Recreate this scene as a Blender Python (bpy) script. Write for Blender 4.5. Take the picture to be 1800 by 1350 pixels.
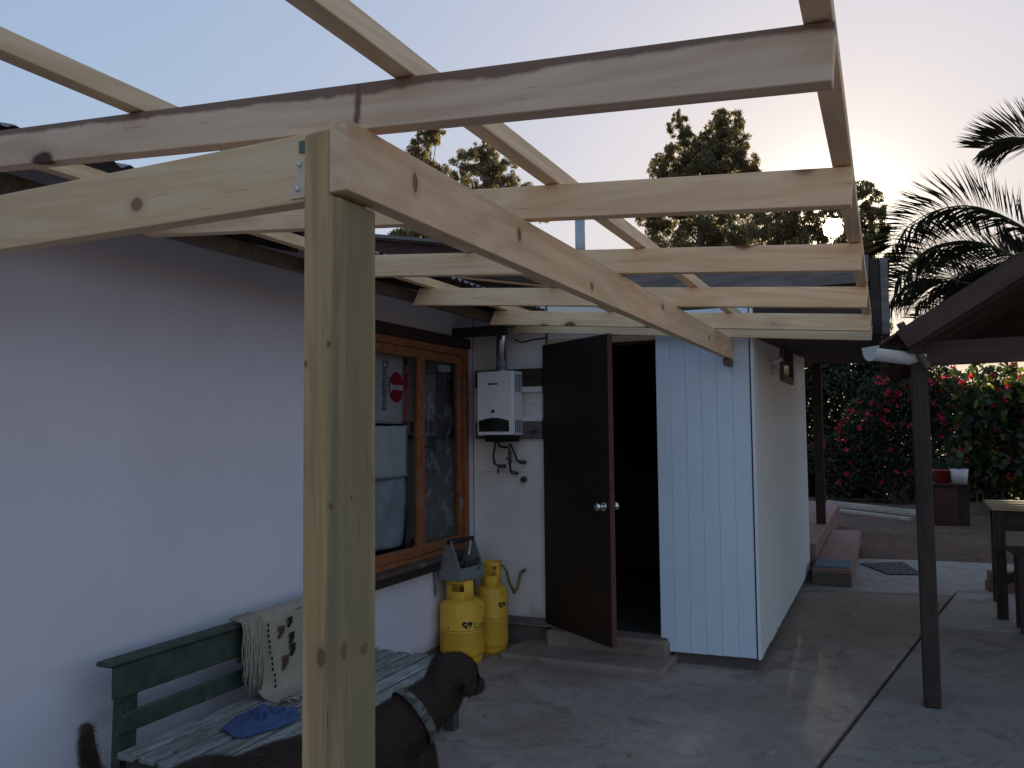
import bpy, bmesh, math, random
from mathutils import Vector, Matrix, noise
R = math.radians
random.seed(7)
S = bpy.context.scene
for o in list(bpy.data.objects): bpy.data.objects.remove(o)

# ---------------------------------------------------------------- camera
cam_d = bpy.data.cameras.new('camera'); cam = bpy.data.objects.new('camera', cam_d)
S.collection.objects.link(cam)
CR = Vector((0.90893991, 0.41681313, -0.00974981)); CU = Vector((0.03245676, -0.04742544, 0.99834733)); CF = Vector((-0.41566189, 0.90775417, 0.05663527))
m = Matrix.Identity(4)
for i in range(3): m[i][0] = CR[i]; m[i][1] = CU[i]; m[i][2] = -CF[i]
m[2][3] = 1.55
cam.matrix_world = m
cam_d.sensor_width = 36.0; cam_d.lens = 28.56; cam_d.clip_start = 0.05; cam_d.clip_end = 3000
S.camera = cam
S.render.resolution_x, S.render.resolution_y = 1024, 768

# ---------------------------------------------------------------- sky and sun (low sun behind the trees, straight ahead along +Y)
SUN = Vector((-0.046, 0.973, 0.224)).normalized()
ELEV = math.asin(SUN.z); AZ = math.atan2(SUN.x, SUN.y)
W = bpy.data.worlds.new('World'); S.world = W; W.use_nodes = True
nt = W.node_tree; nt.nodes.clear()
def wn(t, **k):
    n = nt.nodes.new(t)
    for a, b in k.items(): setattr(n, a, b)
    return n
out = wn('ShaderNodeOutputWorld'); bg = wn('ShaderNodeBackground')
sky = wn('ShaderNodeTexSky', sky_type='NISHITA', sun_disc=False, sun_elevation=ELEV, sun_rotation=AZ, altitude=200, air_density=1.0, dust_density=1.2, ozone_density=2.0)
# clear-sky brightness range compressed, lifting the sky behind the camera to light front faces
sky_flat = wn('ShaderNodeGamma'); sky_flat.inputs['Gamma'].default_value = 0.16
hs = wn('ShaderNodeHueSaturation'); hs.inputs['Saturation'].default_value = 3.3; hs.inputs['Value'].default_value = 1.0
nt.links.new(sky.outputs[0], sky_flat.inputs['Color']); nt.links.new(sky_flat.outputs[0], hs.inputs['Color'])
tc = wn('ShaderNodeTexCoord'); dot = wn('ShaderNodeVectorMath', operation='DOT_PRODUCT')
nrm = wn('ShaderNodeVectorMath', operation='NORMALIZE')
nt.links.new(tc.outputs['Generated'], nrm.inputs[0]); nt.links.new(nrm.outputs[0], dot.inputs[0]); dot.inputs[1].default_value = SUN
def wmath(op, a, b):
    n = wn('ShaderNodeMath', operation=op)
    for i, v in enumerate((a, b)):
        if isinstance(v, (int, float)): n.inputs[i].default_value = v
        else: nt.links.new(v, n.inputs[i])
    return n.outputs[0]
d0 = wmath('MAXIMUM', dot.outputs['Value'], 0.0)
disc = wn('ShaderNodeMapRange', interpolation_type='SMOOTHSTEP')
disc.inputs['From Min'].default_value = math.cos(R(0.72)); disc.inputs['From Max'].default_value = math.cos(R(0.50))
disc.inputs['To Max'].default_value = 60.0
nt.links.new(d0, disc.inputs['Value'])
glow = wmath('ADD', wmath('MULTIPLY', wmath('POWER', d0, 700.0), 6.0), wmath('MULTIPLY', wmath('POWER', d0, 90.0), .55))
glow = wmath('ADD', glow, disc.outputs[0])
tint = wn('ShaderNodeMix', data_type='RGBA', blend_type='MULTIPLY'); tint.inputs[0].default_value = 1.0
tint.inputs[6].default_value = (1.0, 0.86, 0.64, 1)
nt.links.new(glow, tint.inputs[7])
add = wn('ShaderNodeMix', data_type='RGBA', blend_type='ADD'); add.inputs[0].default_value = 1.0
lav = wn('ShaderNodeMix', data_type='RGBA', blend_type='MULTIPLY'); lav.inputs[0].default_value = 1.0; lav.inputs[7].default_value = (.99,.955,1.015,1)
nt.links.new(hs.outputs[0], lav.inputs[6]); nt.links.new(lav.outputs[2], add.inputs[6]); nt.links.new(tint.outputs[2], add.inputs[7])
nt.links.new(add.outputs[2], bg.inputs['Color']); bg.inputs['Strength'].default_value = 0.10
nt.links.new(bg.outputs[0], out.inputs['Surface'])
sl = bpy.data.lights.new('sun', 'SUN'); sl.energy = 2.2; sl.angle = R(0.5); sl.color = (1.0, 0.80, 0.55)
so = bpy.data.objects.new('sun', sl); S.collection.objects.link(so)
so.rotation_euler = SUN.to_track_quat('Z', 'Y').to_euler()
S.view_settings.view_transform = 'Standard'; S.view_settings.look = 'None'; S.view_settings.gamma = 1.0
S.view_settings.use_curve_mapping = False; S.view_settings.exposure = 2.42
S.cycles.use_denoising = True; S.cycles.max_bounces = 8; S.cycles.transparent_max_bounces = 12
S.cycles.sample_clamp_indirect = 6.0

# ---------------------------------------------------------------- helpers
COL = S.collection
def tag(o, label=None, cat=None, group=None, kind=None):
    if label: o['label'] = label
    if cat: o['category'] = cat
    if group: o['group'] = group
    if kind: o['kind'] = kind
    return o
def thing(name, loc, label, cat, group=None):
    o = bpy.data.objects.new(name, None); COL.objects.link(o); o.location = loc
    o.empty_display_size = 0.05
    return tag(o, label, cat, group)
def wloc(o):
    p = Vector((0, 0, 0))
    while o is not None:
        p += Vector(o.location); o = o.parent
    return p
class MB:
    def __init__(s): s.v = []; s.f = []
    def add(s, vs, fs):
        b = len(s.v); s.v += [Vector(q) for q in vs]; s.f += [[b+i for i in q] for q in fs]; return s
    def box(s, x0, x1, y0, y1, z0, z1):
        return s.add([(x0,y0,z0),(x1,y0,z0),(x1,y1,z0),(x0,y1,z0),(x0,y0,z1),(x1,y0,z1),(x1,y1,z1),(x0,y1,z1)],
            [(0,3,2,1),(4,5,6,7),(0,1,5,4),(1,2,6,5),(2,3,7,6),(3,0,4,7)])
    def obox(s, c, ax, hs_):
        c = Vector(c); e = [Vector(a).normalized()*h for a, h in zip(ax, hs_)]
        return s.add([c+sx*e[0]+sy*e[1]+sz*e[2] for sz in (-1,1) for sx, sy in ((-1,-1),(1,-1),(1,1),(-1,1))],
            [(0,3,2,1),(4,5,6,7),(0,1,5,4),(1,2,6,5),(2,3,7,6),(3,0,4,7)])
    def prism(s, poly, axis, a0, a1):
        """poly of 2-D points, pushed along an axis: 'x' (y,z), 'y' (x,z), 'z' (x,y)"""
        def P(p, a): return {'x': (a,p[0],p[1]), 'y': (p[0],a,p[1]), 'z': (p[0],p[1],a)}[axis]
        n = len(poly)
        return s.add([P(p,a0) for p in poly]+[P(p,a1) for p in poly], [tuple(range(n))[::-1], tuple(range(n,2*n))]+[(i,(i+1)%n,n+(i+1)%n,n+i) for i in range(n)])
    def tube(s, pts, r, n=8, caps=True):
        pts = [Vector(p) for p in pts]; rs = r if isinstance(r, (list, tuple)) else [r]*len(pts)
        vs = []; fs = []; up = None
        for i, p in enumerate(pts):
            d = (pts[min(i+1,len(pts)-1)]-pts[max(i-1,0)]).normalized()
            if up is None: up = Vector((0,0,1)) if abs(d.z) < .9 else Vector((1,0,0))
            a = d.cross(up).normalized(); b = a.cross(d).normalized(); up = b
            vs += [p+(a*math.cos(2*math.pi*k/n)+b*math.sin(2*math.pi*k/n))*rs[i] for k in range(n)]
        for i in range(len(pts)-1):
            for k in range(n): fs.append((i*n+k, i*n+(k+1)%n, (i+1)*n+(k+1)%n, (i+1)*n+k))
        if caps: fs += [tuple(range(n))[::-1], tuple((len(pts)-1)*n+k for k in range(n))]
        return s.add(vs, fs)
    def lathe(s, prof, n=32, c=(0,0,0)):
        c = Vector(c); vs = []; fs = []
        for r, z in prof: vs += [c+Vector((r*math.cos(2*math.pi*k/n), r*math.sin(2*math.pi*k/n), z)) for k in range(n)]
        for i in range(len(prof)-1):
            for k in range(n): fs.append((i*n+k, i*n+(k+1)%n, (i+1)*n+(k+1)%n, (i+1)*n+k))
        return s.add(vs, fs)
    def build(s, name, mat, parent=None, smooth=False, bevel=0.0, seg=1, fix=True):
        org = wloc(parent) if parent is not None else Vector((0,0,0))
        me = bpy.data.meshes.new(name); me.from_pydata([q-org for q in s.v], [], s.f); me.update()
        if bevel or fix:
            bm = bmesh.new(); bm.from_mesh(me)
            if fix: bmesh.ops.recalc_face_normals(bm, faces=bm.faces)
            if bevel: bmesh.ops.bevel(bm, geom=[e for e in bm.edges if len(e.link_faces) == 2 and e.calc_face_angle(0) > .5], offset=bevel, segments=seg, affect='EDGES', profile=.5)
            bm.to_mesh(me); bm.free()
        if smooth:
            me.polygons.foreach_set('use_smooth', [True]*len(me.polygons))
        o = bpy.data.objects.new(name, me); COL.objects.link(o)
        me.materials.append(mat)
        if parent is not None: o.parent = parent
        return o
def box(name, parent, mat, x0, x1, y0, y1, z0, z1, bevel=.002):
    return MB().box(min(x0,x1),max(x0,x1),min(y0,y1),max(y0,y1),min(z0,z1),max(z0,z1)).build(name, mat, parent, bevel=bevel)
def member(name, parent, p0, p1, w, h, mat, bevel=.0016, cut=0.0, side=None):
    """a straight timber: local X runs along its length, Y across, Z up; its mesh sits round its own middle"""
    p0 = Vector(p0); p1 = Vector(p1); d = p1-p0; L = d.length; d.normalize()
    up = Vector((0,0,1)) if abs(d.z) < .95 else Vector(side or (0,1,0))
    y = up.cross(d).normalized(); z = d.cross(y).normalized()
    mb = MB().box(-L/2, L/2, -w/2, w/2, -h/2, h/2)
    if cut:
        for q in mb.v:
            if q.x < 0 and q.z > 0: q.x += cut
    o = mb.build(name, mat, None, bevel=bevel)
    M = Matrix.Identity(4)
    for i in range(3): M[i][0] = d[i]; M[i][1] = y[i]; M[i][2] = z[i]; M[i][3] = (p0+p1)[i]/2
    if parent is not None:
        o.parent = parent; M = Matrix.Translation(-wloc(parent)) @ M
    o.matrix_local = M
    return o
def text_mesh(body, size, extrude=0.0):
    c = bpy.data.curves.new('lettering', 'FONT'); c.body = body; c.size = size; c.extrude = extrude; c.resolution_u = 3
    o = bpy.data.objects.new('lettering', c); COL.objects.link(o)
    bpy.context.view_layer.update()
    me = bpy.data.meshes.new_from_object(o); bpy.data.objects.remove(o)
    return me
def place_text(body, size, mat, parent, origin, ex, ey, width=None, wrap=None, bold=0.0):
    me = text_mesh(body, size)
    xs = [v.co.x for v in me.vertices]; x0, x1 = min(xs), max(xs)
    k = (width/(x1-x0)) if width else 1.0
    org = wloc(parent); ex = Vector(ex); ey = Vector(ey); origin = Vector(origin)
    for v in me.vertices:
        a, b = (v.co.x-x0)*k, v.co.y
        p = wrap(a, b) if wrap else origin+ex*a+ey*b
        v.co = Vector(p)-org
    me.materials.clear(); me.materials.append(mat)
    o = bpy.data.objects.new('lettering', me); COL.objects.link(o); o.parent = parent
    return o

# ---------------------------------------------------------------- materials
class N:
    def __init__(s, name):
        s.m = bpy.data.materials.new(name); s.m.use_nodes = True; s.t = s.m.node_tree
        s.b = s.t.nodes['Principled BSDF']; s.o = s.t.nodes['Material Output']; s.c = None
    def n(s, t, **k):
        x = s.t.nodes.new(t)
        for a, b in k.items(): setattr(x, a, b)
        return x
    def l(s, a, b): s.t.links.new(a, b)
    def coord(s, scale=(1,1,1), rand=0.0):
        c = s.n('ShaderNodeTexCoord').outputs['Object']
        if rand:
            oi = s.n('ShaderNodeObjectInfo'); mu = s.n('ShaderNodeMath', operation='MULTIPLY'); mu.inputs[1].default_value = rand
            s.l(oi.outputs['Random'], mu.inputs[0]); ad = s.n('ShaderNodeVectorMath', operation='ADD'); s.l(c, ad.inputs[0]); s.l(mu.outputs[0], ad.inputs[1]); c = ad.outputs[0]
        if tuple(scale) != (1,1,1):
            mp = s.n('ShaderNodeVectorMath', operation='MULTIPLY'); s.l(c, mp.inputs[0]); mp.inputs[1].default_value = scale; c = mp.outputs[0]
        return c
    def noise(s, c, scale=5., detail=4., rough=.55, dist=0.):
        x = s.n('ShaderNodeTexNoise'); x.inputs['Scale'].default_value = scale; x.inputs['Detail'].default_value = detail
        x.inputs['Roughness'].default_value = rough; x.inputs['Distortion'].default_value = dist
        if c is not None: s.l(c, x.inputs['Vector'])
        return x.outputs['Fac']
    def ramp(s, f, stops):
        x = s.n('ShaderNodeValToRGB'); e = x.color_ramp.elements
        while len(e) < len(stops): e.new(.5)
        for q, (p, col) in zip(e, stops):
            q.position = p; q.color = (col[0],col[1],col[2],1) if isinstance(col, (tuple,list)) else (col,col,col,1)
        s.l(f, x.inputs[0]); return x.outputs[0]
    def mix(s, f, a, b, blend='MIX'):
        x = s.n('ShaderNodeMix', data_type='RGBA', blend_type=blend)
        for i, v in ((0,f),(6,a),(7,b)):
            if isinstance(v, (int,float)): x.inputs[i].default_value = v
            elif isinstance(v, tuple): x.inputs[i].default_value = (v[0],v[1],v[2],1)
            else: s.l(v, x.inputs[i])
        return x.outputs[2]
    def math(s, op, a, b=0.0):
        x = s.n('ShaderNodeMath', operation=op)
        for i, v in enumerate((a,b)):
            if isinstance(v, (int,float)): x.inputs[i].default_value = v
            else: s.l(v, x.inputs[i])
        return x.outputs[0]
    def xyz(s, c):
        x = s.n('ShaderNodeSeparateXYZ'); s.l(c, x.inputs[0]); return x.outputs
    def bump(s, h, strength=.3, dist=.004):
        x = s.n('ShaderNodeBump'); x.inputs['Strength'].default_value = strength; x.inputs['Distance'].default_value = dist
        s.l(h, x.inputs['Height']); s.l(x.outputs[0], s.b.inputs['Normal'])
    def fin(s, col, rough=.7, metal=0., spec=.4):
        if isinstance(col, tuple): s.b.inputs['Base Color'].default_value = (col[0],col[1],col[2],1)
        else: s.l(col, s.b.inputs['Base Color'])
        if isinstance(rough, (int,float)): s.b.inputs['Roughness'].default_value = rough
        else: s.l(rough, s.b.inputs['Roughness'])
        s.b.inputs['Metallic'].default_value = metal; s.b.inputs['Specular IOR Level'].default_value = spec
        return s.m
def M_wood(name, pale, dark, knot=(.12,.05,.02), rough=.7, grain=1.0, stain=None, knots=True, streak=None, var=.12, top_stain=None, spots=(), checks=.0, face_streak=False):
    s = N(name); c = s.coord((1,1,1), 40.0)
    def sc(v):
        mp = s.n('ShaderNodeVectorMath', operation='MULTIPLY'); s.l(c, mp.inputs[0]); mp.inputs[1].default_value = v; return mp.outputs[0]
    n1 = s.noise(sc((1.2,26,26)), 1.6, 6, .6, .4)
    n2 = s.noise(sc((.7,7,7)), 1.0, 3, .5, 1.2)
    rings = s.math('SINE', s.math('MULTIPLY', n2, 34.0))
    rings = s.math('MULTIPLY', s.math('ADD', rings, 1.0), .5)
    g = s.math('ADD', s.math('MULTIPLY', n1, .6*grain), s.math('MULTIPLY', rings, .28*grain))
    col = s.ramp(g, [(.26, pale), (.66, dark)])
    if knots:
        vo = s.n('ShaderNodeTexVoronoi', feature='F1'); vo.inputs['Scale'].default_value = 1.0
        warp = s.noise(sc((9,9,9)), 1.0, 2)
        wv = s.n('ShaderNodeVectorMath', operation='ADD'); s.l(sc((3.0,5.5,5.0)), wv.inputs[0]); s.l(s.math('MULTIPLY', warp, .16), wv.inputs[1]); s.l(wv.outputs[0], vo.inputs['Vector'])
        k = s.ramp(vo.outputs['Distance'], [(.10, 1.0), (.15, 0.0)]); halo = s.ramp(vo.outputs['Distance'], [(.12, .55), (.28, 0.0)])
        col = s.mix(halo, col, tuple(d*.72 for d in dark)); col = s.mix(k, col, knot)
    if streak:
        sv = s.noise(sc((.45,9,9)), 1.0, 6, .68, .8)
        if face_streak:   # streak mask strengthened towards the right-hand face of the post
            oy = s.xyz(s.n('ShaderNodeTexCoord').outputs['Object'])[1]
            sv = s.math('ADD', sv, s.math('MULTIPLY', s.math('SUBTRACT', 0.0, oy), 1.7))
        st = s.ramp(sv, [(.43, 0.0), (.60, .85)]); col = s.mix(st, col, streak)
    if stain:
        st = s.ramp(s.noise(sc((2.2,6,6)), 1.0, 5, .65), [(.56, 0.0), (.72, .75)]); col = s.mix(st, col, stain)
    if top_stain:
        oc = s.n('ShaderNodeTexCoord').outputs['Object']; z = s.xyz(oc)[2]
        e = s.math('ADD', z, s.math('MULTIPLY', s.math('SUBTRACT', s.noise(sc((2.6,4,4)), 1.0, 4, .6), .5), .045))
        e = s.math('ADD', e, s.math('MULTIPLY', s.math('SUBTRACT', s.noise(sc((40,40,40)), 1.0, 2, .6), .5), .01))
        x = s.math('ABSOLUTE', s.math('SUBTRACT', s.math('ADD', s.xyz(oc)[0], s.math('MULTIPLY', s.math('SUBTRACT', s.noise(sc((30,30,30)), 1.0, 3), .5), .012)), .292))
        drip = s.math('MULTIPLY', s.ramp(x, [(.006, .9), (.009, 0.0)]), s.ramp(s.math('ADD', z, .05), [(.010, 0.0), (.016, 1.0)]))
        st = s.math('MAXIMUM', s.ramp(e, [(.0265, 0.0), (.0285, .8)]), drip); col = s.mix(st, col, top_stain)
    if checks:   # short drying cracks along the grain
        ck = s.ramp(s.noise(sc((7,150,150)), 1.0, 2, .5), [(.70, 0.0), (.74, checks)]); col = s.mix(ck, col, tuple(q*.35 for q in dark))
    for sp_ in spots:   # single knots, placed on the timber: (x, z, rx, rz) right through or (x, y, z, rx, ry, rz)
        ob = s.xyz(s.n('ShaderNodeTexCoord').outputs['Object'])
        ks = ((0,sp_[0],sp_[2]),(2,sp_[1],sp_[3])) if len(sp_) == 4 else tuple((q, sp_[q], sp_[q+3]) for q in range(3))
        dd_ = 0.0
        for ax_, c0, r0 in ks:
            e_ = s.math('DIVIDE', s.math('SUBTRACT', ob[ax_], c0), r0); dd_ = s.math('ADD', s.math('MULTIPLY', e_, e_), dd_)
        dd_ = s.math('SQRT', dd_)
        dd_ = s.math('ADD', dd_, s.math('MULTIPLY', s.math('SUBTRACT', s.noise(sc((60,60,60)), 1.0, 3), .5), .7))
        col = s.mix(s.ramp(s.math('MULTIPLY', dd_, .4), [(.36, .45), (.9, 0.0)]), col, tuple(q*.7 for q in dark)); col = s.mix(s.ramp(s.math('MULTIPLY', dd_, .4), [(.33, .92), (.42, 0.0)]), col, knot)
    oi = s.n('ShaderNodeObjectInfo'); v = s.n('ShaderNodeMapRange'); s.l(oi.outputs['Random'], v.inputs[0]); v.inputs[3].default_value = 1-var; v.inputs[4].default_value = 1+var
    col = s.mix(1.0, col, v.outputs[0], 'MULTIPLY')
    s.bump(s.math('ADD', n1, s.math('MULTIPLY', rings, .25)), .35, .003)
    return s.fin(col, rough)
def M_paint(name, base, dirt=None, amt=.5, scale=2.2, rough=.6, bump=.15, spec=.35, low=None, fine=60., rust=None):
    s = N(name); c = s.coord((1,1,1), 13.0)
    n = s.noise(c, scale, 6, .62, .3); fine_n = s.noise(c, fine, 3)
    col = base
    if dirt:
        col = s.mix(s.math('MULTIPLY', s.ramp(n, [(.40, 0.0), (.72, 1.0)]), amt), base, dirt)
        sp = s.ramp(s.noise(c, scale*9, 5, .7), [(.62, 0.0), (.74, 1.0)]); col = s.mix(s.math('MULTIPLY', sp, amt*.6), col, dirt)
    if rust:
        ru = s.ramp(s.noise(c, 7.0, 7, .75, .4), [(.61, 0.0), (.66, .8)]); col = s.mix(ru, col, rust)
        sc2 = s.ramp(s.noise(c, 45.0, 4, .6), [(.66, 0.0), (.70, .7)]); col = s.mix(sc2, col, tuple(q*.5 for q in rust))
    if low:   # splashed dirt with an uneven upper edge near the ground
        z = s.xyz(s.n('ShaderNodeNewGeometry').outputs['Position'])[2]
        e = s.math('SUBTRACT', s.math('MULTIPLY', s.noise(c, 3.0, 5, .65), low[1]), z)
        col = s.mix(s.ramp(e, [(0.0, 0.0), (.12, low[2])]), col, low[0])
    s.bump(s.math('ADD', fine_n, s.math('MULTIPLY', n, 1.5)), bump, .003)
    return s.fin(col, rough, 0., spec)
def M_plain(name, col, rough=.5, metal=0., spec=.5, wear=None):
    s = N(name)
    n = s.noise(s.coord((1,1,1), 9.0), 18., 5, .6)
    c2 = s.mix(s.ramp(n, [(.35, 0.0), (.75, .35)]), col, wear or tuple(x*.7 for x in col))
    return s.fin(c2, rough, metal, spec)
def M_leaf(name, a, b, trans=.35, warm=None):
    s = N(name); s.t.nodes.remove(s.b)
    oi = s.n('ShaderNodeNewGeometry'); r = oi.outputs['Random Per Island']
    col = s.ramp(r, [(0.0, a), (.7, b), (1.0, warm or b)])
    df = s.n('ShaderNodeBsdfDiffuse'); tr = s.n('ShaderNodeBsdfTranslucent'); gl = s.n('ShaderNodeBsdfGlossy'); gl.inputs['Roughness'].default_value = .45
    s.l(col, df.inputs[0]); s.l(s.mix(1.0, col, (1.0,1.0,.55), 'MULTIPLY'), tr.inputs[0]); gl.inputs[0].default_value = (.5,.5,.5,1)
    m1 = s.n('ShaderNodeMixShader'); m1.inputs[0].default_value = trans; s.l(df.outputs[0], m1.inputs[1]); s.l(tr.outputs[0], m1.inputs[2])
    m2 = s.n('ShaderNodeMixShader'); m2.inputs[0].default_value = .05; s.l(m1.outputs[0], m2.inputs[1]); s.l(gl.outputs[0], m2.inputs[2])
    s.l(m2.outputs[0], s.o.inputs['Surface']); return s.m
def M_glass(name, tint=(1,1,1)):
    s = N(name); s.t.nodes.remove(s.b)
    tr = s.n('ShaderNodeBsdfTransparent'); tr.inputs[0].default_value = (*tint,1); gl = s.n('ShaderNodeBsdfGlossy'); gl.inputs['Roughness'].default_value = .03
    lw = s.n('ShaderNodeLayerWeight'); lw.inputs[0].default_value = .5
    fr = s.math('ADD', s.math('MULTIPLY', s.math('POWER', lw.outputs['Facing'], 4.0), .7), .04)
    m = s.n('ShaderNodeMixShader'); s.l(fr, m.inputs[0]); s.l(tr.outputs[0], m.inputs[1]); s.l(gl.outputs[0], m.inputs[2])
    s.l(m.outputs[0], s.o.inputs['Surface']); return s.m

pine = M_wood('new_pine', (.87,.62,.39), (.74,.48,.28), (.17,.07,.03), checks=.5)
pine_main = M_wood('main_beam_pine', (.81,.60,.39), (.67,.46,.28), (.22,.10,.045), knots=False, var=0., checks=.4, spots=((-1.857,.011,.011,.021),(-1.319,.017,.013,.020),(-.72,-.03,.016,.015),(.25,.03,.02,.016),(1.3,-.01,.02,.018)))
pine_cross = M_wood('cross_beam_pine', (.87,.63,.39), (.75,.50,.29), (.30,.16,.075), knots=False, var=0., checks=.4, spots=((.4325,-.016,.019,.017),(-.25,.03,.012,.010)))
pine_stained = M_wood('stained_pine', (.85,.62,.45), (.72,.48,.33), (.10,.04,.03), top_stain=(.15,.062,.045), checks=.6)
pine_grey = M_wood('pine_purlin', (.80,.60,.40), (.66,.46,.28), knots=False)
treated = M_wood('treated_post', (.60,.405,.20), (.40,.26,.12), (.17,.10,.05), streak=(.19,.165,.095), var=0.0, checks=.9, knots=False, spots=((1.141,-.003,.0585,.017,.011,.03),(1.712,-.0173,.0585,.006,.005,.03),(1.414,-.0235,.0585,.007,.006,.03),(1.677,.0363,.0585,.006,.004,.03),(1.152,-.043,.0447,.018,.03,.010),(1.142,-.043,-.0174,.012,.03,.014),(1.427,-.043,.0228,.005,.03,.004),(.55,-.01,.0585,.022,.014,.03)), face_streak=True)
old_wood = M_wood('weathered_board', (.20,.17,.17), (.12,.10,.10), (.05,.04,.04), stain=(.09,.07,.08), var=.15)
dark_wood = M_wood('dark_timber', (.050,.032,.025), (.026,.017,.014), knots=False, stain=(.060,.044,.034), var=.15)
brown_wood = M_wood('brown_fascia', (.075,.038,.03), (.045,.022,.019), knots=False)
eave_wood = M_wood('eave_timber', (.17,.12,.09), (.11,.075,.055), knots=False)
red_wood = M_wood('varnished_frame', (.33,.12,.045), (.22,.075,.028), knots=False, stain=(.30,.21,.15), rough=.5)
door_wood = M_wood('door_veneer', (.026,.014,.011), (.015,.009,.007), knots=False, rough=.5)
door_edge = M_wood('door_edge', (.13,.05,.03), (.085,.032,.02), knots=False)
wall_white = M_paint('house_paint', (.75,.73,.83), (.61,.585,.655), .55, 1.1, .65, .22, low=((.30,.25,.22), .34, .75))
wall_white2 = M_paint('annex_paint', (.80,.77,.77), (.58,.53,.52), .5, 2.2, .6, .15, low=((.28,.19,.15), .55, .7))
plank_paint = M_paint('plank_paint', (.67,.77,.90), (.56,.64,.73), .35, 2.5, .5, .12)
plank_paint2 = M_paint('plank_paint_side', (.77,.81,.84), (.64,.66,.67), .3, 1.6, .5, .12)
plinth = M_paint('plinth_concrete', (.14,.12,.11), (.07,.06,.055), .6, 4., .9, .6)
tar = M_plain('black_gap', (.012,.012,.013), .9)
green_paint = M_paint('bench_green', (.036,.056,.042), (.12,.125,.105), .5, 14., .6, .5, rust=(.20,.19,.165))
zinc = M_plain('zinc', (.42,.42,.43), .42, .85)
chrome = M_plain('chrome', (.8,.8,.8), .12, 1.0)
roof_metal = M_plain('roof_sheet', (.16,.15,.15), .5, .6, wear=(.09,.06,.05))
# ---------------------------------------------------------------- ground
def M_soil():
    s = N('soil'); c = s.coord()
    a = s.noise(c, .9, 7, .65); b = s.noise(c, 14., 6, .7)
    col = s.ramp(a, [(.3, (.105,.055,.038)), (.55, (.16,.092,.068)), (.75, (.22,.145,.11))])
    col = s.mix(s.ramp(b, [(.52, 0.0), (.66, .7)]), col, (.05,.034,.027))
    s.bump(b, .8, .03); return s.fin(col, .95)
def M_concrete(name, a, b, c3):
    s = N(name); c = s.coord()
    n = s.noise(c, .75, 6, .6, .8); f = s.noise(c, 9., 6, .7); g = s.noise(c, 70., 3)
    col = s.ramp(n, [(.30, a), (.52, b), (.74, c3)])
    col = s.mix(s.math('MULTIPLY', s.ramp(f, [(.45, 0.0), (.7, 1.0)]), .45), col, tuple(x*.45 for x in b))
    gr = s.ramp(s.noise(c, 160., 2, .5), [(.60, 0.0), (.72, .6)]); col = s.mix(gr, col, tuple(x*.5 for x in a))
    wet = s.ramp(s.noise(c, 1.7, 7, .75, 2.0), [(.56, 0.0), (.60, .45)]); col = s.mix(wet, col, tuple(x*.55 for x in a))
    # dried splashes and a few hairline cracks
    sp = s.ramp(s.noise(c, 2.3, 5, .75, 1.5), [(.66, 0.0), (.70, .5)]); col = s.mix(sp, col, (.50,.45,.41))
    vo = s.n('ShaderNodeTexVoronoi', feature='DISTANCE_TO_EDGE'); vo.inputs['Scale'].default_value = .30
    wv = s.n('ShaderNodeVectorMath', operation='ADD'); s.l(c, wv.inputs[0]); s.l(s.math('MULTIPLY', s.noise(c, 2.5, 4, .7), .7), wv.inputs[1]); s.l(wv.outputs[0], vo.inputs['Vector'])
    cr = s.ramp(vo.outputs['Distance'], [(.0, 1.0), (.006, 0.0)])
    cr = s.math('MULTIPLY', cr, s.ramp(s.noise(c, .6, 2), [(.52, 0.0), (.60, .35)]))
    col = s.mix(cr, col, (.03,.026,.024))
    h = s.math('ADD', s.math('MULTIPLY', f, .7), s.math('MULTIPLY', g, .4))
    s.bump(h, .7, .008)
    return s.fin(col, s.ramp(n, [(.3, .62), (.7, .88)]), 0., .35)
soil = M_soil()
ground = tag(MB().add([(-400,-400,-.03),(400,-400,-.03),(400,600,-.03),(-400,600,-.03)], [(0,1,2,3)]).build('ground', soil), kind='structure')
conc_warm = M_concrete('concrete_warm', (.23,.17,.14), (.33,.26,.22), (.45,.37,.32))
conc_grey = M_concrete('concrete_grey', (.21,.175,.155), (.28,.24,.215), (.37,.325,.295))
conc_pale = M_concrete('concrete_pale', (.30,.27,.25), (.39,.355,.33), (.48,.44,.41))
yard = bpy.data.objects.new('yard_pavement', None); COL.objects.link(yard); tag(yard, kind='structure')
J = lambda y: -.325+.188*(y-4.06)
def slab(poly, mat, top=0.0):
    MB().prism(poly, 'z', -.10, top).build('slab', mat, yard, bevel=.012, seg=2)
g_ = .011
slab([(-2.95,-1.4),(J(-1.4)-g_,-1.4),(J(8.46)-g_,8.46),(-2.95,7.9)], conc_warm)
slab([(J(-1.4)+g_,-1.4),(5,-1.4),(5,7.20),(J(7.17)+g_,7.17)], conc_grey)
slab([(J(7.2)+g_,7.20),(5,7.23),(5,8.98),(J(8.7)+g_,8.70)], conc_pale, .003)
slab([(-3,8.0),(J(8.49)-g_,8.49),(J(8.73),8.73),(5,9.01),(5,10.75),(.35,10.58),(-.33,10.44),(-3,10.3)], conc_pale, .006)
mb = MB()
for i in range(520):   # sawdust, chips and leaf crumbs swept into the yard
    x = random.uniform(-2.6,1.8); y = random.uniform(2.2,9.6)
    if x < -.72 and y > 4.95: continue
    a = random.uniform(0,6.28); s_ = random.choice((.004,.005,.007,.010,.016)); p = Vector((x,y,.0075+random.uniform(0,.004)))
    u = Vector((math.cos(a),math.sin(a),random.uniform(-.25,.25)))*s_; v = Vector((-math.sin(a),math.cos(a),random.uniform(-.25,.25)))*s_*random.uniform(.3,.7)
    mb.add([p-u,p-v,p+u,p+v], [(0,1,2,3)])
chips = mb
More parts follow.
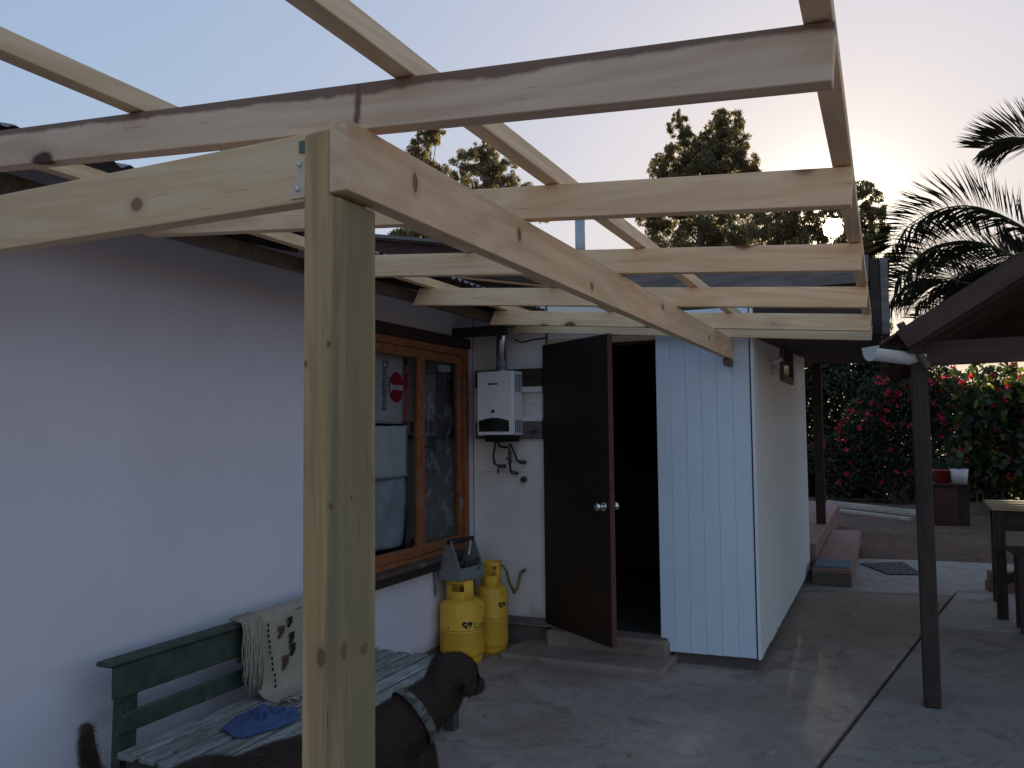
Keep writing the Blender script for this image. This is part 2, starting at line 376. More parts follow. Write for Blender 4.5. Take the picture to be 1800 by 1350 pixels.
# dry leaves and crumbs on the soil
mb = MB()
for i in range(900):
    x = random.uniform(-1.6,4); y = random.uniform(10.7,17); a = random.uniform(0,6.28); s_ = random.uniform(.012,.035); z = -.024+random.uniform(0,.012)
    u = Vector((math.cos(a),math.sin(a),random.uniform(-.3,.3)))*s_; v = Vector((-math.sin(a),math.cos(a),random.uniform(-.3,.3)))*s_*.5
    p = Vector((x,y,z)); mb.add([p-u,p-v,p+u,p+v], [(0,1,2,3)])
leaf_dry = M_leaf('dry_leaf', (.06,.035,.02), (.16,.09,.05), .1, (.26,.17,.10))
tag(chips.build('yard_litter', M_leaf('chip', (.10,.06,.035), (.34,.24,.14), .1, (.05,.035,.025)), fix=False), 'wood chips and leaf crumbs scattered over the concrete yard', 'litter', kind='stuff')
tag(mb.build('leaf_litter', leaf_dry, fix=False), 'dry leaves scattered over the bare soil', 'leaves', kind='stuff')

# ---------------------------------------------------------------- house: long white wall, window, door wall
HX = -2.81; HY = 5.43
house = thing('house', (HX, 3.0, 0), 'white house with orange window frames, open dark door and low metal roof', 'house')
def hbox(name, mat, *a, bevel=.003, parent=None): return box(name, parent or house, mat, *a, bevel=bevel)
hbox('plinth', plinth, HX-.15, HX-.006, -2, 5.43, 0, .10)
for y0, y1 in ((-2.0,1.228),(1.2285,3.968)):
    hbox('wall_panel', wall_white, HX-.03, HX, y0, y1, .09, 2.56, bevel=.0015)
hbox('wall_panel', wall_white, HX-.03, HX, 3.9695, 5.43, .09, .672, bevel=.0015)
hbox('wall_panel', wall_white, HX-.03, HX, 3.9695, 5.43, 2.16, 2.56, bevel=.0015)
hbox('wall_panel', wall_white, HX-.03, HX, 5.345, 5.43, .674, 2.158, bevel=.0015)
hbox('wall_core', dark_wood, HX-.14, HX-.032, -2, 3.94, .09, 2.56)
hbox('wall_core', dark_wood, HX-.14, HX-.032, 3.9415, 5.6, .09, .64)
hbox('wall_core', dark_wood, HX-.14, HX-.032, 3.9415, 5.6, 2.18, 2.56)
# wall with the water heater (faces the camera)
hbox('plinth', plinth, HX+.002, -2.235, HY+.03, HY+.15, 0, .155)
hbox('wall_panel', wall_white2, HX+.004, -2.222, HY, HY+.03, .15, 1.245, bevel=.0015)
hbox('wall_panel', wall_white2, HX+.004, -2.222, HY, HY+.03, 1.2465, 1.735, bevel=.0015)
hbox('wall_panel', wall_white2, HX+.004, -2.222, HY, HY+.03, 1.7365, 2.46, bevel=.0015)
hbox('wall_core', dark_wood, HX+.004, -2.24, HY+.032, HY+.13, .156, 2.46)
hbox('wall_panel', wall_white2, -2.2, -1.38, HY, HY+.03, 2.20, 2.46, bevel=.0015)
hbox('skirting_board', old_wood, HX+.01, -2.225, HY-.012, HY-.001, .16, .21)
yellow_trim = M_paint('olive_trim', (.30,.26,.11), (.18,.14,.07), .5, 6.)
hbox('door_jamb', yellow_trim, -2.2205, -2.196, HY-.006, HY+.10, .15, 2.20)
hbox('door_head', pine_grey, -2.195, -1.405, HY-.004, HY+.09, 2.155, 2.199)
# unlit room behind the door
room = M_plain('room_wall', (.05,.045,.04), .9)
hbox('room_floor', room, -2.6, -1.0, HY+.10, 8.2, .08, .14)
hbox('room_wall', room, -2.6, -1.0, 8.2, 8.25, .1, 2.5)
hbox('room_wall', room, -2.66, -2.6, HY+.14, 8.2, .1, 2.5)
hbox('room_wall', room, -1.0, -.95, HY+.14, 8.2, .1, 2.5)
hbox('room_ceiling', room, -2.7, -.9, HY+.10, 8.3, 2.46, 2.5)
# boards behind the heater
hbox('mounting_board', dark_wood, HX+.03, -2.235, HY-.028, HY-.001, 1.865, 1.995)
hbox('mounting_board', old_wood, HX+.03, -2.24, HY-.030, HY-.001, 1.485, 1.61)
hbox('batten', wall_white2, HX+.03, -2.236, HY-.034, HY-.001, 1.822, 1.863)
hbox('batten', wall_white2, HX+.03, -2.238, HY-.036, HY-.001, 1.612, 1.642)
o = MB().tube([(HX+.35,HY-.012,2.215),(-2.4,HY-.016,2.19),(-2.3,HY-.012,2.205),(-2.21,HY-.012,2.215)], .005, 6).build('cable', tar, house, True)
# stoop below the door
hbox('stoop', conc_warm, -2.425, -1.30, 5.03, HY+.05, -.02, .048, bevel=.018)
hbox('threshold', conc_warm, -2.21, -1.345, HY-.09, HY+.12, .03, .150, bevel=.02)

# door: hinged at the left jamb, standing open towards the camera
hp = Vector((-2.205, HY-.01, 0)); fp = Vector((-1.572, 4.955, 0)); dd = (fp-hp).normalized(); dn = Vector((dd.y,-dd.x,0))
door = MB().obox(hp+dd*.397+dn*.018+Vector((0,0,1.172)), (dd, dn, (0,0,1)), (.397,.018,.985)).build('door', door_wood, house, bevel=.002)
MB().obox(hp+dd*.7955+dn*.018+Vector((0,0,1.172)), (dd, dn, (0,0,1)), (.0015,.0182,.986)).build('edge_strip', door_edge, door, bevel=.0005)
for sgn in (1,-1):
    base = hp+dd*.735+dn*(.018+sgn*.018)+Vector((0,0,1.06))
    mb = MB(); mb.tube([base, base+dn*sgn*.008], .028, 16); mb.tube([base+dn*sgn*.008, base+dn*sgn*.035], .011, 12)
    mb.tube([base+dn*sgn*.033, base+dn*sgn*.040, base+dn*sgn*.056, base+dn*sgn*.066, base+dn*sgn*.07], [.014,.024,.028,.021,.008], 16)
    mb.build('knob', chrome, door, True)
for z in (.45,1.15,1.95):
    MB().tube([hp+Vector((-.002,-.008,z)), hp+Vector((-.002,-.008,z+.09))], .007, 8).build('hinge', zinc, door)

# window in the long wall
wy0, wy1, wz0, wz1 = 3.985, 5.335, .70, 2.15
win = MB().box(HX-.09,HX+.012,wy0-.005,wy0+.05,wz0,wz1).box(HX-.09,HX+.0115,wy1-.05,wy1+.005,wz0,wz1).box(HX-.0895,HX+.011,wy0+.051,wy1-.051,wz1-.05,wz1).box(HX-.0895,HX+.011,wy0+.051,wy1-.051,wz0,wz0+.03).build('window', red_wood, house, bevel=.003)
hbox('window_head', dark_wood, HX+.0005, HX+.03, wy0-.06, wy1+.01, wz1+.004, wz1+.075, bevel=.004)
hbox('window_sill', M_wood('dirty_sill', (.13,.095,.08), (.06,.045,.04), knots=False, stain=(.28,.24,.20)), HX+.001, HX+.085, wy0-.07, wy1+.0, .672, .702, bevel=.006)
hbox('sill_apron', dark_wood, HX+.002, HX+.06, wy0-.06, wy1-.002, .615, .670, bevel=.004)
glass = M_glass('window_glass', (.86,.88,.88))
ymid = 4.683
for i, (a, b) in enumerate(((wy0+.053, ymid), (ymid+.004, wy1-.053))):
    z0, z1 = wz0+.033, wz1-.053; t = .055; xo = HX-.03+(.0 if i else .02)
    fr_ = MB().box(xo-.022,xo+.022,a,a+t,z0,z1).box(xo-.022,xo+.022,b-t,b,z0,z1).box(xo-.021,xo+.021,a+t+.0005,b-t-.0005,z1-t*1.1,z1).box(xo-.021,xo+.021,a+t+.0005,b-t-.0005,z0,z0+t*1.15).build('sash', red_wood, win, bevel=.003)
    MB().box(xo-.003,xo+.001,a+t-.006,b-t+.006,z0+t,z1-t).build('pane', glass, win)
    for zz in (z0+.25, z1-.25) if i else ():
        MB().box(xo+.022,xo+.026,b-.05,b-.01,zz,zz+.08).build('hinge', zinc, win)
MB().tube([(HX+.012,ymid-.03,1.545),(HX+.022,ymid-.03,1.545)], .011, 12).build('latch', chrome, win)
MB().tube([(HX+.014,ymid+.03,1.60),(HX+.018,ymid+.03,1.60),(HX+.018,ymid+.03,1.56)], .003, 6).build('hook', tar, win)
# dark room behind the window
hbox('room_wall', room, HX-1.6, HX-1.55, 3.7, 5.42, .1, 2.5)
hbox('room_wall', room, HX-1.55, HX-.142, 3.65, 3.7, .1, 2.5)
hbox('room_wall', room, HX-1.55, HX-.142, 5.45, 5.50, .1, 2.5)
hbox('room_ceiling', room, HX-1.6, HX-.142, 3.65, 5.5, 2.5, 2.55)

# eaves and roof of the long wing
hbox('eave_beam', eave_wood, -2.445, -2.40, -1.8, 5.30, 2.285, 2.345)
for y in (-.9,.3,1.5,2.76,4.0,5.1):
    if y > 5: hbox('lookout', dark_wood, HX+.002, -2.38, y, y+.05, 2.215, 2.284)
    member('roof_rafter', house, (-6.0,y+.025,3.352), (-2.30,y+.025,2.375), .05, .09, dark_wood)
mz = lambda x: 2.412+(-2.20-x)*.2679
for k in range(9):
    y0 = -1.85+k*.82; vs = []; fs = []; nn = 54
    for j in range(nn+1):
        y = y0+.86*j/nn; w = .010*math.sin(2*math.pi*(y)/.0762)+(.004 if k % 2 else 0)
        vs += [(-2.20-.012*random.random()*(j % 7 == 0), y, mz(-2.2)+w), (-6.2, y, mz(-6.2)+w)]
    for j in range(nn): fs.append((2*j,2*j+1,2*j+3,2*j+2))
    MB().add(vs, fs).build('roof_sheet', roof_metal, house, True, fix=False)
# higher roof of the back wing, its barge board towards the camera
bz = lambda x: 3.25-.18*(x+4.04)
mb = MB(); mb.prism([(-7,bz(-7)-.25),(-1.95,bz(-1.95)-.25),(-1.95,bz(-1.95)),(-7,bz(-7))], 'y', 5.98, 6.01); mb.build('barge_board', brown_wood, house, bevel=.003)
mb = MB(); mb.prism([(-7.1,bz(-7.1)+.004),(-1.85,bz(-1.85)+.004),(-1.85,bz(-1.85)+.034),(-7.1,bz(-7.1)+.034)], 'y', 5.90, 12.0); mb.build('roof', roof_metal, house)
mb = MB(); mb.prism([(-6.9,.1),(-2.8,.1),(-2.8,2.4),(-1.98,2.5),(-1.98,bz(-1.98)-.26),(-6.9,bz(-6.9)-.26)], 'y', 6.1, 6.2); mb.build('gable_wall', dark_wood, house)

# ---------------------------------------------------------------- white plank annex to the right of the door
annex = thing('plank_annex', (-1.08, 7.2, 0), 'small white annex clad in upright planks beside the open door', 'annex')
def abox(name, mat, *a, bevel=.002, parent=None): return box(name, parent or annex, mat, *a, bevel=bevel)
abox('plinth', plinth, -1.33, -.785, 5.46, 9.08, 0, .12)
abox('wall_core', tar, -1.385, -.785, 5.437, 5.50, .12, 2.36)
abox('wall_core', tar, -.86, -.781, 5.505, 9.08, .12, 2.36)
xs = [-1.403,-1.306,-1.203,-1.101,-.9975,-.8955,-.787]
nail = M_plain('nail', (.10,.08,.07), .6)
for i in range(6):
    a, b = xs[i]+.0006, xs[i+1]-.0006; zb = .074+i*.002
    if i == 0: mb = MB().prism([(a,.16),(-1.357,.157),(-1.357,zb),(b,zb),(b,2.34),(a,2.34)], 'y', 5.412, 5.432)
    else: mb = MB().box(a,b,5.412+random.uniform(-.0007,.0007),5.432,zb,2.34)
    pk = mb.build('plank', plank_paint, annex, bevel=.0012)
    for z in (1.245,):
        x = (a+b)/2+random.uniform(-.02,.02); MB().tube([(x,5.4125,z),(x,5.4085,z)], .0032, 6).build('nail', nail, pk)
y = 5.400; k = 0
while y < 9.09:
    w = .1035; e = min(y+w-.0008, 9.10)
    MB().box(-.777,-.757+random.uniform(-.0006,.0006),y,e,.088-.018*(y-5.4)/3.7+random.uniform(-.006,.006),2.36).build('plank', plank_paint2, annex, bevel=.0012)
    y += w; k += 1
abox('end_wall', plank_paint2, -2.5, -.760, 9.102, 9.13, .1, 2.36)
# small framed window high in its side wall
aw = MB().box(-.7555,-.730,6.86,6.93,1.93,2.26).box(-.7555,-.730,7.62,7.69,1.93,2.26).box(-.7555,-.731,6.931,7.619,1.93,1.985).box(-.7555,-.731,6.931,7.619,2.215,2.26).build('window', M_wood('small_frame', (.26,.15,.07), (.18,.10,.05), knots=False), annex, bevel=.003)
MB().box(-.7550,-.7490,6.931,7.619,1.986,2.214).build('pane', M_plain('dark_pane', (.03,.03,.035), .08), aw)
# roof over the annex and porch
rz = lambda y: 2.135+(y-5.44)*.0405
mb = MB(); mb.add([(-1.7,5.44,rz(5.44)),(.0,5.44,rz(5.44)),(.0,11.5,rz(11.5)),(-1.7,11.5,rz(11.5)),(-1.7,5.44,rz(5.44)+.05),(.0,5.44,rz(5.44)+.05),(.0,11.5,rz(11.5)+.05),(-1.7,11.5,rz(11.5)+.05)], [(0,3,2,1),(4,5,6,7),(0,1,5,4),(1,2,6,5),(2,3,7,6),(3,0,4,7)])
mb.build('soffit', dark_wood, annex)
abox('roof_board', dark_wood, -1.75, -.06, 5.43, 5.452, 2.19, 2.44)
abox('fascia_board', old_wood, -1.88, -.06, 5.402, 5.427, 2.435, 2.605, bevel=.004)
mb = MB(); mb.add([(.003,5.40,2.11),(.047,5.40,2.11),(.047,11.5,rz(11.5)-.03),(.003,11.5,rz(11.5)-.03),(.003,5.40,2.575),(.047,5.40,2.575),(.047,11.5,rz(11.5)+.34),(.003,11.5,rz(11.5)+.34)], [(0,3,2,1),(4,5,6,7),(0,1,5,4),(1,2,6,5),(2,3,7,6),(3,0,4,7)])
mb.build('side_fascia', old_wood, annex, bevel=.003)
abox('end_block', dark_wood, -.056, .0, 5.403, 5.435, 2.11, 2.575)
mb = MB(); mb.add([(-1.9,5.5,2.59),(.06,5.5,2.58),(.06,11.6,2.80),(-1.9,11.6,2.82),(-1.9,5.5,2.60),(.06,5.5,2.59),(.06,11.6,2.81),(-1.9,11.6,2.83)], [(0,3,2,1),(4,5,6,7),(0,1,5,4),(1,2,6,5),(2,3,7,6),(3,0,4,7)])
mb.build('roof', roof_metal, annex)
member('porch_post', annex, (-.775,11.08,.33), (-.775,11.08,rz(11.08)), .11, .11, dark_wood, side=(0,1,0))
# porch floor and step of pink painted concrete
pink = M_paint('pink_concrete', (.30,.17,.15), (.20,.12,.11), .6, 3., .7, .3)
porch = thing('porch_step', (-.7,9.8,0), 'pink painted concrete porch with one low step behind the annex', 'step')
box('porch_floor', porch, pink, -3.0, -.70, 9.135, 14.0, .0, .33, bevel=.01)
box('tread', porch, pink, -.698, -.335, 8.56, 11.85, .008, .17, bevel=.01)
box('riser', porch, plinth, -.69, -.345, 8.545, 8.559, .009, .135, bevel=.002)

# ---------------------------------------------------------------- dark open shelter at the right
shel = thing('open_shelter', (.19,5.13,0), 'dark timber open shelter with sloping roof on a thin post', 'shelter')
member('post', shel, (.19,5.14,0), (.186,5.14,1.93), .088, .088, dark_wood, side=(0,1,0), bevel=.008)
member('post', shel, (.32,8.1,0), (.32,8.1,2.10), .085, .085, dark_wood, side=(0,1,0))
member('post', shel, (4.0,5.14,0), (4.0,5.14,1.93), .088, .088, dark_wood, side=(0,1,0))
member('tie_beam', shel, (.13,5.13,1.955), (4.2,5.13,2.0), .05, .135, brown_wood)
member('tie_beam', shel, (.13,8.1,2.17), (4.2,8.1,2.17), .05, .135, brown_wood)
member('plate_beam', shel, (.165,5.0,2.0), (.30,8.3,2.0), .07, .09, dark_wood)
sz = lambda x: 2.045+(x-.06)*.633
for y in (5.09,5.9,6.7,7.5,8.2):
    member('rafter', shel, (.06,y,sz(.06)-.07), (2.2,y,sz(2.2)-.07), .05, .10, brown_wood)
    member('rafter', shel, (4.34,y,sz(.06)-.07), (2.2,y,sz(2.2)-.07), .05, .10, brown_wood)
for sx in (0,1):
    X = lambda x: x if sx == 0 else 4.4-x
    for k in range(9):
        x0 = -.02+k*.25; x1 = x0+.262
        mb = MB(); mb.add([(X(x0),4.97,sz(x0)-.005+.006),(X(x1),4.97,sz(x1)-.005),(X(x1),8.5,sz(x1)-.005),(X(x0),8.5,sz(x0)-.005+.006),(X(x0),4.97,sz(x0)+.020),(X(x1),4.97,sz(x1)+.014),(X(x1),8.5,sz(x1)+.014),(X(x0),8.5,sz(x0)+.020)], [(0,3,2,1),(4,5,6,7),(0,1,5,4),(1,2,6,5),(2,3,7,6),(3,0,4,7)])
        mb.build('roof_board', brown_wood, shel, bevel=.002)
member('barge_board', shel, (.10,4.955,sz(.10)-.045), (2.2,4.955,sz(2.2)-.045), .022, .11, brown_wood)
member('brace', shel, (.095,5.035,2.13), (.225,5.075,1.875), .05, .03, eave_wood)
MB().prism([(.12,2.2),(4.28,2.2),(2.2,sz(2.2)-.03)], 'y', 8.40, 8.43).build('gable_panel', brown_wood, shel)
# white half-round gutter piece under its eave
gut = thing('gutter', (-.06,5.0,1.96), 'short white plastic half-round gutter under the shelter eave', 'gutter')
white_pl = M_plain('white_plastic', (.66,.72,.76), .35, wear=(.58,.62,.65))
ga = Vector((.80,.58,-.10)).normalized(); gb = Vector((ga.y,-ga.x,0)).normalized(); g0 = Vector((-.062,4.97,1.985)); GL = .34
mb = MB(); n = 14; vs = []
for e in (0, GL):
    for rr in (.060,.056):
        vs += [g0+ga*e+gb*rr*math.cos(math.pi+math.pi*k/n)+Vector((0,0,1))*rr*1.05*math.sin(math.pi+math.pi*k/n) for k in range(n+1)]
fs = []; q = n+1
for k in range(n): fs += [(k,k+1,2*q+k+1,2*q+k), (q+k,3*q+k,3*q+k+1,q+k+1)]
fs += [(0,2*q,3*q,q),(n,q+n,3*q+n,2*q+n)]
mb.add(vs, fs); mb.build('trough', white_pl, gut, True)
mb = MB(); pts = [g0-ga*.004+gb*.066*math.cos(math.pi+math.pi*k/n)+Vector((0,0,1))*.069*math.sin(math.pi+math.pi*k/n) for k in range(n+1)]+[g0-ga*.004+gb*.072+Vector((0,0,.012)), g0-ga*.004-gb*.072+Vector((0,0,.012))]
mb.add(pts+[p+ga*.012 for p in pts], [tuple(range(len(pts))), tuple(range(len(pts),2*len(pts)))[::-1]]+[(i,(i+1)%len(pts),len(pts)+(i+1)%len(pts),len(pts)+i) for i in range(len(pts))])
mb.build('end_cap', white_pl, gut)
MB().tube([g0+ga*.345+Vector((0,0,-.02)), g0+ga*.35+Vector((0,0,-.24))], .011, 8).build('drip_pipe', M_plain('grey_plastic', (.25,.26,.27), .5), gut, True)
# stove pipe on the back roof
fl = thing('stove_pipe', (-2.50,7.0,2.9), 'thin galvanised stove pipe standing on the back roof', 'pipe')
MB().tube([(-2.50,7.0,2.9),(-2.50,7.0,3.62)], .046, 16).build('pipe', zinc, fl, True)
# ---------------------------------------------------------------- the new timber pergola frame
perg = thing('timber_pergola', (-.948,1.28,0), 'new unroofed pine pergola frame on a thick greenish post', 'pergola')
px0, px1, py0, py1 = -.991, -.905, 1.220, 1.337
# the post keeps its own axes so that the grain runs up it
def post_mesh():
    mb = MB()   # local X up the post, Y across to the house side, Z to the front
    P = lambda x, y, z: (z, -(x-(px0+px1)/2), -(y-(py0+py1)/2))
    def bx(x0,x1,y0,y1,z0,z1):
        mb.add([P(x0,y0,z0),P(x1,y0,z0),P(x1,y1,z0),P(x0,y1,z0),P(x0,y0,z1),P(x1,y0,z1),P(x1,y1,z1),P(x0,y1,z1)], [(0,3,2,1),(4,5,6,7),(0,1,5,4),(1,2,6,5),(2,3,7,6),(3,0,4,7)])
    poly = [(px0,0.),(px1,0.),(px1,1.985),(-.9285,1.992),(-.9285,2.122),(px0,2.118)]
    n = len(poly); vs = [P(x,py0,z) for x,z in poly]+[P(x,py1,z) for x,z in poly]
    mb.add(vs, [tuple(range(n)), tuple(range(n,2*n))[::-1]]+[(i,(i+1)%n,n+(i+1)%n,n+i) for i in range(n)])
    return mb
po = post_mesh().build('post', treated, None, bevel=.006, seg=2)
Mx = Matrix.Identity(4)
for i, (a, b, c_) in enumerate(zip((0,0,1),(-1,0,0),(0,-1,0))): Mx[i][0] = a; Mx[i][1] = b; Mx[i][2] = c_
po.parent = perg; po.matrix_local = Matrix.Translation(Vector(((px0+px1)/2,(py0+py1)/2,0))-wloc(perg)) @ Mx
end_grain = M_wood('end_grain', (.50,.38,.22), (.33,.24,.13), (.15,.08,.04), grain=1.5, stain=(.20,.10,.06))
b2 = member('main_beam', perg, (-.9055,1.213,2.062), (-.9055,5.405,2.064), .041, .134, pine_main)
MB().box(-.9258,-.8852,1.2105,1.2128,1.996,2.128).build('end_face', end_grain, b2)
member('packing_block', perg, (-.9055,5.25,1.972), (-.9055,5.402,1.972), .038, .045, eave_wood)
member('cross_beam', perg, (-2.805,1.268,2.064), (px0-.001,1.268,2.064), .041, .134, pine_cross)
rb = lambda x: 2.0695-.0785*(x+.05)     # underside of the rafters
RY = [1.307,2.062,2.942,3.870,4.830,5.332]; pine_r = [pine_stained,pine,pine,pine,pine,pine_grey]
for i, y in enumerate(RY):
    xl = -2.36 if i < 5 else -2.42
    dz = 0.0 if i < 5 else -.002
    member('rafter', perg, (xl,y,rb(xl)+.046+dz), (-.052,y,rb(-.052)+.046+dz), .041, .092, pine_r[i], cut=.035 if i in (3,4) else 0)
for x, y0 in ((-2.25,.2),(-1.525,.25),(-.811,.3),(-.0725,.2)):
    member('purlin', perg, (x,y0,rb(x)+.0945+.0235), (x,5.37,rb(x)+.0945+.0235), .043, .046, pine_grey if x > -2 else pine)
steel = M_plain('screw_steel', (.62,.60,.56), .35, .9)
for z in (2.098,2.030):
    mb = MB(); mb.tube([(-.885,1.268,z),(-.8825,1.268,z),(-.882,1.268,z)], [.0055,.0055,.003], 12); mb.build('screw', steel, b2)
# joist hanger where the cross beam meets the post
br = MB().prism([(-1.042,2.004),(-.9915,2.004),(-.9915,2.085),(-1.012,2.081),(-1.0285,2.071),(-1.0225,2.060),(-1.0245,2.053),(-1.042,2.0244)], 'y', 1.2438, 1.2468).build('joist_hanger', M_plain('galvanised_plate', (.74,.60,.48), .55, .0), perg, bevel=.0008)
for x, z in ((-1.0205,2.0705),(-1.024,2.022)):
    MB().tube([(x,1.2438,z),(x,1.2405,z),(x,1.2395,z)], [.0055,.005,.002], 10).build('screw', steel, br)
MB().box(-1.0225,-.9925,1.2442,1.2466,2.094,2.117).build('hanger_tab', M_plain('green_tab', (.12,.16,.12), .6), br)

# ---------------------------------------------------------------- gas water heater
hw = thing('water_heater', (-2.515,5.40,1.49), 'white tankless gas water heater with chrome flue on the wall', 'water heater')
enamel = M_plain('white_enamel', (.90,.91,.95), .25, wear=(.76,.78,.81))
hx0, hx1, hy0, hy1, hz0, hz1 = -2.668, -2.385, 5.215, 5.392, 1.512, 1.972
cs = MB().box(hx0,hx1,hy0+.012,hy1,hz0,hz1).build('casing', enamel, hw, bevel=.008, seg=3)
fpnl = MB().box(hx0+.003,hx1-.004,hy0,hy0+.0115,hz0+.004,hz1-.004).build('front_cover', enamel, hw, bevel=.005, seg=3)
blk = M_plain('black_panel', (.012,.014,.018), .2)
pl = [(hx0+.014,hz0+.028),(hx1-.028,hz0+.028)]+[(hx1-.028-(hx1-hx0-.042)*t/12, hz0+.105+.022*math.sin(math.pi*t/12)) for t in range(13)]
MB().prism(pl, 'y', hy0-.003, hy0-.0003).build('viewing_panel', blk, fpnl, bevel=.001)
lg = M_plain('logo_ink', (.02,.022,.04), .5)
lb = MB(); lb.tube([(hx0+.098,hy0-.0006,hz1-.092),(hx0+.098,hy0-.0016,hz1-.092)], .0075, 14)
for k in range(8): lb.box(hx0+.106+k*.0078, hx0+.1126+k*.0078, hy0-.0016, hy0-.0004, hz1-.0975, hz1-(.0865 if k % 3 else .084))
lb.build('logo', lg, fpnl)
MB().tube([(hx0+.128,hy0-.0005,hz0+.172),(hx0+.128,hy0-.006,hz0+.172)], [.013,.011], 16).build('window_eye', blk, fpnl)
for k in range(5):
    MB().box(hx1-.001,hx1+.0012,hy0+.045+k*.025,hy0+.055+k*.025,hz1-.15,hz1-.02).build('vent_slot', blk, cs)
for k in range(4):
    MB().box(hx1-.001,hx1+.0012,hy0+.045+k*.03,hy0+.057+k*.03,hz0+.02,hz0+.11).build('vent_slot', blk, cs)
mb = MB(); mb.box(hx0+.05,hx1-.02,hy0+.03,hy1-.02,hz0-.045,hz0-.001)
for k in range(14):
    x = hx0+.06+k*.017; mb.tube([(x,hy0+.012,hz0-.02),(x+.006,hy0+.010,hz0+.004+.016*random.random())], [.012,.007], 6)
mb.build('scorched_base', M_plain('soot', (.010,.009,.008), .9), hw)
MB().tube([(-2.507,5.30,hz1-.004),(-2.507,5.30,2.42)], .041, 24).build('flue', M_plain('flue_metal', (.55,.55,.56), .28, 1.0), hw, True)
MB().tube([(-2.507,5.30,hz1-.002),(-2.507,5.30,hz1+.016)], .047, 24).build('flue_collar', zinc, hw, True)
pipe_m = M_plain('dark_pipe', (.05,.045,.042), .4, .6); brass = M_plain('brass_valve', (.13,.11,.09), .4, .7)
def pipe(pts): return MB().tube(pts, .0085, 8).build('pipe', pipe_m, hw, True)
pipe([(-2.575,5.33,1.49),(-2.585,5.33,1.42),(-2.595,5.33,1.36),(-2.588,5.335,1.31),(-2.57,5.36,1.288),(-2.545,5.385,1.288)])
pipe([(-2.565,5.34,1.48),(-2.55,5.34,1.432),(-2.52,5.345,1.428),(-2.485,5.35,1.425),(-2.475,5.355,1.40),(-2.478,5.36,1.30),(-2.475,5.37,1.25),(-2.455,5.40,1.238)])
pipe([(-2.47,5.34,1.45),(-2.45,5.345,1.42),(-2.43,5.35,1.37),(-2.415,5.36,1.325),(-2.38,5.39,1.318)])
for p0, p1, r in (((-2.565,5.365,1.288),(-2.528,5.395,1.288),.015),((-2.477,5.36,1.395),(-2.478,5.36,1.305),.013),((-2.405,5.37,1.319),(-2.37,5.40,1.317),.015),((-2.47,5.37,1.246),(-2.44,5.41,1.236),.014)):
    MB().tube([p0,p1], r, 10).build('fitting', brass, hw, True)
MB().box(-2.575,-2.565,5.35,5.36,1.235,1.275).build('valve_lever', pipe_m, hw)
MB().box(-2.505,-2.488,5.355,5.363,1.338,1.352).build('valve_lever', pipe_m, hw)
ob = thing('wall_outlet_pipe', (-2.394,5.42,1.19), 'short grey capped pipe stub low under the water heater', 'pipe')
MB().tube([(-2.394,5.43,1.192),(-2.394,5.405,1.192)], .024, 16).build('cap', M_plain('grey_cap', (.14,.14,.15), .5), ob)
MB().tube([(-2.394,5.4045,1.192),(-2.394,5.398,1.192)], .013, 12).build('plug', tar, ob)

